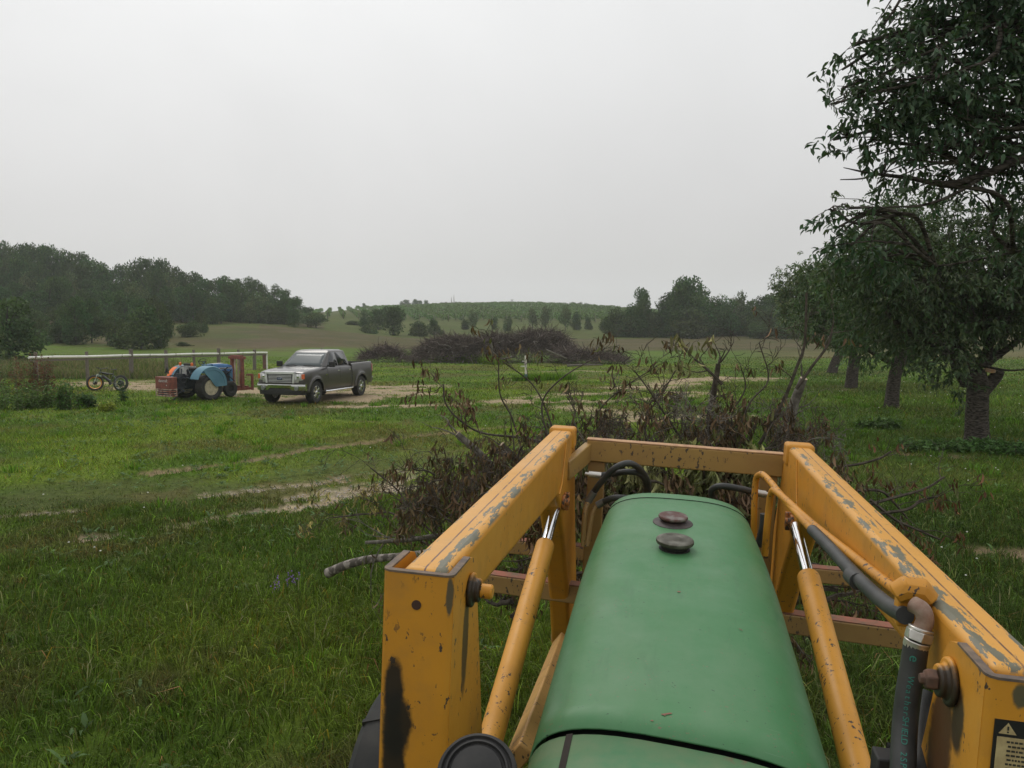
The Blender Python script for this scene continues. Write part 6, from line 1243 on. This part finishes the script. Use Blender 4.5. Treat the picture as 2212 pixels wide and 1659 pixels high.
spots = [(985, 1040, -1, .2), (1010, 1000, -.7, .6), (1060, 1010, -.4, .8), (1120, 1000, -.2, 1), (1000, 1100, -1, 0), (980, 1130, -.9, .3), (1180, 980, .1, 1), (1250, 985, 0, 1), (1300, 985, .4, .7), (1350, 980, -.3, .8), (1400, 985, .2, .8), (1450, 985, -.2, .9), (1500, 985, .3, .8), (1550, 990, .1, 1), (1600, 990, -.3, .9), (1640, 1000, .4, .9), (1680, 1000, .2, 1), (1730, 1005, .6, .7), (1780, 1010, .9, .5), (1500, 990, -.8, .6), (1380, 985, .9, .5), (1590, 985, .8, .6), (1080, 1060, -.8, .6), (960, 1080, -1, .5)]
spots += [(1230 + k * 19, 985 + .02 * k * 19, r.normal(0, .7), r.uniform(.3, 1)) for k in range(26)] + [(940 + k * 14, 1120 - k * 6, -.7 + r.normal(0, .4), r.uniform(-.1, .7)) for k in range(16)]
for i, (x, y, dx_, dy_) in enumerate(spots):
    dd = 4.9 + r.uniform(-.2, 1.1); branch(BL, W_(x, y, dd), (dx_ + r.normal(0, .2), r.normal(0, .5), dy_ * .8), r.uniform(.16, .34) * (1.35 if i in (4, 9, 13, 16) else 1), r.uniform(.005, .010), 3 if i % 2 else 2, 200 + i, leaves=.06 if i % 2 else .15, group=BG, nch=(3, 6), per=4, sides=None)
ML = 'dense leafy branch deep in the brush heap seen through the loader frame'
for i in range(66):
    x = 1290 + (i % 11) * 38; y = 1000 + (i // 11) * 22 + r.uniform(-8, 8); dd = r.uniform(4.3, 5.2); grn_ = r.uniform() < .5
    branch(ML, W_(x, y, dd), (r.normal(0, .8), r.normal(0, .4), r.normal(-.1, .4)), r.uniform(.13, .22), r.uniform(.006, .012), 2, 300 + i, leaves=.55, lcol=PALE if grn_ else BROWN, group='branches packed behind the guard bar', nch=(4, 7), per=4, lsize=.075)
for i in range(20):
    x = 940 + (i % 10) * 30; y = 1020 + (i // 10) * 70 + r.uniform(-15, 15); dd = r.uniform(5.2, 6.2)
    branch('matted branch of brown leaves at the left side of the brush heap', W_(x, y, dd), (-.4 + r.normal(0, .6), r.normal(0, .5), r.normal(-.05, .35)), r.uniform(.22, .38), r.uniform(.006, .012), 2, 400 + i, leaves=.24, group='matted branches left of the loader', nch=(4, 7), per=6)
for i in range(34):
    x = (1060 + (i % 4) * 45) if i % 2 else (1690 + (i % 5) * 40); y = 1060 + (i // 2) * 17 + (60 if not i % 2 else 0); dd = r.uniform(4.0, 5.2)
    branch('shaded branch low under the brush heap', W_(x, y, dd), (r.normal(0, .9), r.normal(0, .5), r.normal(.1, .3)), r.uniform(.2, .4), r.uniform(.008, .022), 2, 500 + i, leaves=.2, group='branches low under the load', nch=(4, 7), per=5)
for i, (P, lab) in enumerate((([W_(1780, 1010, 5.4), W_(1850, 1003, 5.5), W_(1900, 990, 5.6), W_(1925, 975, 5.6)], 'bare branch poking out right from the right knee of the loader'), ([W_(1860, 1095, 5.0), W_(1930, 1075, 5.1), W_(2000, 1055, 5.2), W_(2040, 1030, 5.2)], 'dark thin branch reaching farthest right over the grass'), ([W_(1890, 1110, 5.0), W_(1960, 1100, 5.0), W_(1990, 1080, 5.0), W_(2015, 1075, 5.0)], 'short pale forked branch right of the right arm'),
      ([W_(1880, 1080, 5.0), W_(1930, 1120, 5.0), W_(1960, 1135, 5.0), W_(2030, 1165, 5.0)], 'drooping branch with clumps of brown leaves right of the right arm'), ([W_(1840, 1060, 5.2), W_(1900, 1060, 5.2), W_(1930, 1085, 5.2), W_(1960, 1120, 5.2)], 'curled twig with rusty leaves beside the drooping branch'))):
    branch(lab, None, None, .4, .012, 2, 600 + i, path=P, leaves=.5 if i > 2 else .12, nch=(3, 6), lcol=(.15, .075, .04), per=5 if i > 2 else 3)
for i in range(110):
    x = r.uniform(890, 1790); y = r.uniform(950, 1010) if x > 1220 else 1180 - (x - 900) * .5 + r.uniform(-50, 40); dd = r.uniform(4.8, 5.9)
    branch('fine bare twig spray rising out of the brush heap', W_(x, y, dd), (r.normal(0, .6) - (.5 if x < 1150 else 0), r.normal(0, .5), r.uniform(.3, 1)), r.uniform(.16, .36), .004, 3, 800 + i, leaves=.03, group='bare twig sprays of the brush heap', nch=(3, 5), per=3, mat_=twig_grey if i % 3 == 0 else None)
# forks that carry the load (children of the tractor would be hidden): two tines and a back plate
for x in (-.30, .42):
    mb = MB(); mb.beam((x, 3.9, .42), (x, 5.2, .38), .12, .05); mb.build('fork_tine', yl_old, trac, bev=.01)
mb = MB(); mb.box((.06, 3.95, .75), (1.0, .06, .7)); mb.build('fork_carriage', yl_old, trac, bev=.01)
# ---- brush piles in the field
def pile(name, label, c, rx, ry, h, n, seed, prof, lsz=(.35, 1.0)):
    r = np.random.default_rng(seed); mb = MB(); z0 = gz(c[0], c[1])
    for k in range(n):
        u = r.uniform(-1, 1); v = r.normal(0, .42); hh = h * np.interp(u, *prof) * max(0, 1 - v * v) ; z = z0 + hh * r.uniform(.25, 1.0) ** .6
        p = np.array([c[0] + u * rx, c[1] + v * ry, z]); d = rdir(r, 1, .8)[0]; d[0] += .25 * u; l = r.uniform(*lsz); w = r.uniform(.008, .028) * (2.2 if r.uniform() < .05 else 1)
        q = p + d * l + r.normal(0, .06, 3) * l; m = (p + q) / 2 + r.normal(0, .12, 3) * l
        pale = r.uniform() < .12; colr = (np.array([.22, .19, .165]) if pale else np.array([.115, .088, .078])) * r.uniform(.6, 1.4)
        if q[2] < z0: continue
        mb.tube([p, m, q], [w, w * .8, w * .35], 3, cap=False, col=colr)
    return tag(mb.build(name, vmat('brush_twigs', .9, 0, .15, var=0) if 'brush_twigs' not in bpy.data.materials else bpy.data.materials['brush_twigs'], None, fix=False, smooth=0), label, 'brush pile')
g = ground(1105, 786); g2 = ground(885, 772); xl, xr = (900 - 1106) / F * 68, (1240 - 1106) / F * 64
pile('brush_pile', 'largest heap of grey cut branches in the middle of the field', ((xl + xr) / 2, 66), (xr - xl) / 2, 2.8, 2.75, 13000, 1, ([-1, -.88, -.7, -.5, -.25, 0, .25, .5, .7, .85, .95, 1], [.15, .5, .74, .80, .74, .86, .84, 1.0, .94, .90, .6, .2]))
pile('brush_pile', 'low spread of cut branches trailing off the right end of the largest heap', ((1275 - 1106) / F * 63, 63), 2.7, 2.2, 1.05, 2300, 2, ([-1, -.5, 0, .6, 1], [1.2, 1.1, .9, .8, .4]))
pile('brush_pile', 'small separate heap of dark twigs just right of the pickup roof', ((826 - 1106) / F * 66, 66), 1.75, 1.2, 1.45, 1500, 3, ([-1, -.4, .1, .6, 1], [.4, .7, 1.0, .8, .4]), (.3, 1.0))
for i, (P, lab) in enumerate((([W_(1330 - 150, 756, 58), W_(1225, 775, 58)], 'pale pole leaning on the front of the largest heap'), ([W_(1060, 800 - 60, 60), W_(1068, 775, 60)], 'bare forked sapling at the front of the largest heap'), ([W_(1225, 790, 57), W_(1262, 788, 57), W_(1302, 788, 57)], 'crooked pale branch lying on the grass at the right heap'), ([W_(1110, 795 - 25, 56), W_(1085, 775, 56), W_(1065, 762, 56)], 'grey branch crossing in front of the largest heap'))):
    branch(lab, None, None, 1.2, .09, 1 if i else 0, 700 + i, path=P if len(P) > 2 else [P[0], (P[0] + P[1]) / 2, P[1]], mat_=twig_grey, leaves=0, nch=(2, 3))
fr_ = [ground(px_, py_)[:2] for px_, py_ in zip(np.linspace(880, 1075, 26), np.linspace(774, 787, 26))]
o = tufts(fr_, 13, .8, 80, .7, (1.35, 1.25, 1.0)).build('weed_strip', gm, fix=False, smooth=0); tag(o, 'strip of tall pale grass along the front left foot of the largest brush heap', 'grass patch')
# ---- tall weeds on the left
weed_leaf = vmat('weed_leaves', .6, .25, .2, var=.1)
def weeds(label, px, py, wpx, hm, n, seed, col, mix_=None, depth=None):
    g = ground(px, py) if depth is None else at(px, py, depth); r = np.random.default_rng(seed); rad = wpx / F * g[1] / 2; root = empty('weed_clump', (g[0], g[1], gz(g[0], g[1])), 0, label, 'weeds'); sb, lb = MB(), MB(); k_ = g[1] / F
    for k in range(n):
        a = r.uniform(0, 6.28); q = rad * math.sqrt(r.uniform()); x, y = q * math.cos(a), q * math.sin(a) * .8; z = gz(g[0] + x, g[1] + y) - root.location.z; h = hm * r.uniform(.45, 1.1); lx_, ly_ = r.normal(0, .12, 2) * h
        P = np.array([[x, y, z - .05], [x + lx_ * .4, y + ly_ * .4, z + h * .5], [x + lx_, y + ly_, z + h]]); sb.tube(P, [.008, .006, .003], 4, cap=False)
        m = 26; t_ = r.uniform(.08, 1, m); p = P[0] + (P[2] - P[0]) * t_[:, None] + r.normal(0, .03, (m, 3)); d = rdir(r, m, .5); c = np.array(mix_ if mix_ is not None and r.uniform() < .45 else col) * r.uniform(.55, 1.5, m)[:, None]
        fastleaf(p, d, np.tile([0, 0, 1.], (m, 1)) + r.normal(0, .4, (m, 3)), r.uniform(.09, .22, m) * (1.2 - .6 * t_), r.uniform(.03, .07, m), c, lb)
    sb.build('stems', pmat('weed_stem', (.10, .09, .04), rough=.8), root, fix=False); lb.build('leaves', weed_leaf, root, fix=False, smooth=0)
weeds('dense green weeds at the left edge in front of the fence', 40, 884, 130, .85, 60, 1, (.085, .165, .038)); weeds('rusty red brown dock seed heads above the green weeds at the left edge', 20, 846, 150, 1.35, 46, 2, (.15, .065, .038), (.09, .13, .04)); weeds('rusty brown dock clump behind the leftmost fence end', 92, 842, 48, 1.5, 32, 3, (.13, .05, .03))
weeds('tall feathery green weeds standing left of the bicycle', 148, 884, 44, .95, 30, 4, (.070, .150, .035)); weeds('thin dark weed stalks between the weeds and the bicycle', 100, 880, 40, .8, 18, 5, (.08, .15, .04), (.10, .08, .04)); weeds('single narrow weed in front of the bicycle rear wheel', 268, 868, 8, .85, 7, 6, (.045, .10, .032)); weeds('bright yellow green leafy weed lying low in the grass', 234, 888, 26, .28, 14, 7, (.26, .32, .05))
weeds('low weeds right of the feathery clump', 190, 880, 40, .45, 22, 8, (.05, .11, .03)); weeds('yellowing dock leaves among the weeds', 118, 876, 22, .6, 10, 9, (.30, .24, .09), (.06, .11, .03))
weeds('leafy nettle patch under the second orchard trunk', 1900, 925, 90, .22, 50, 10, (.09, .17, .05)); weeds('leafy patch around the foot of the nearest orchard trunk', 2150, 975, 150, .22, 70, 11, (.09, .17, .05)); weeds('leafy patch left of the nearest orchard trunk', 2010, 972, 130, .2, 60, 12, (.10, .19, .06))
# tall dry grass behind the fence
r = np.random.default_rng(5); mb = MB(); n = 26000; y = r.uniform(43, 63, n); col_ = r.uniform(-160, 440, n); x = (col_ - 1106) / F * y; k = r.uniform(size=n) < np.clip((470 - col_ - (y - 43) * 4) / 160, .0, 1); x, y = x[k], y[k]; n = len(x)
h = r.uniform(.2, .55, n) * (.6 + .8 * fbm(x * .4, y * .4, 8)); z = hgt(x, y); a = r.uniform(0, 6.28, n); s = np.stack([np.cos(a), np.sin(a), 0 * a], 1) * .022; B = np.stack([x, y, z], 1); T = B + np.stack([r.normal(0, .12, n), r.normal(0, .1, n), h], 1)
c = np.where((r.uniform(size=n) < .5)[:, None], np.array([.20, .18, .095]), np.array([.11, .15, .05])) * r.uniform(.6, 1.35, n)[:, None]
mb.add(np.stack([B - s, B + s, T + s * .6, T - s * .6], 1).reshape(-1, 3), [np.arange(n)[:, None] * 4 + np.array([[0, 1, 2, 3]])], np.repeat(c, 4, 0)); o = mb.build('tall_dry_grass', gm, fix=False, smooth=0); tag(o, kind='stuff')
# purple vetch by the log
mb = MB(); r = np.random.default_rng(8)
for px, py in ((598, 1270), (603, 1282), (592, 1288), (626, 1258), (632, 1268), (640, 1275), (622, 1275), (648, 1262)):
    g = ground(px, py); 
    for q in range(7): p = g + [r.normal(0, .01), r.normal(0, .01), .03 + q * .014]; mb.lathe([(0, -.008), (.009, 0), (0, .01)], p, n=5)
tag(mb.build('purple_vetch', pmat('vetch_petals', (.24, .12, .42), (.16, .08, .3), 40, .6), None, smooth=60), kind='stuff')
# ================================================================== HAZE
mb = MB(); mb.box((0, 300, 28), (2600, 2600, 76)); hz_ = mb.build('haze', [], None, smooth=0)
m = bpy.data.materials.new('haze'); m.use_nodes = True; t = m.node_tree; t.nodes.clear(); o = nd(t, 'ShaderNodeOutputMaterial'); v = nd(t, 'ShaderNodeVolumePrincipled')
v.inputs['Color'].default_value = (.95, .97, .985, 1); v.inputs['Density'].default_value = .0005; v.inputs['Anisotropy'].default_value = .1; t.links.new(v.outputs[0], o.inputs['Volume'])
hz_.data.materials.append(m); tag(hz_, kind='stuff')
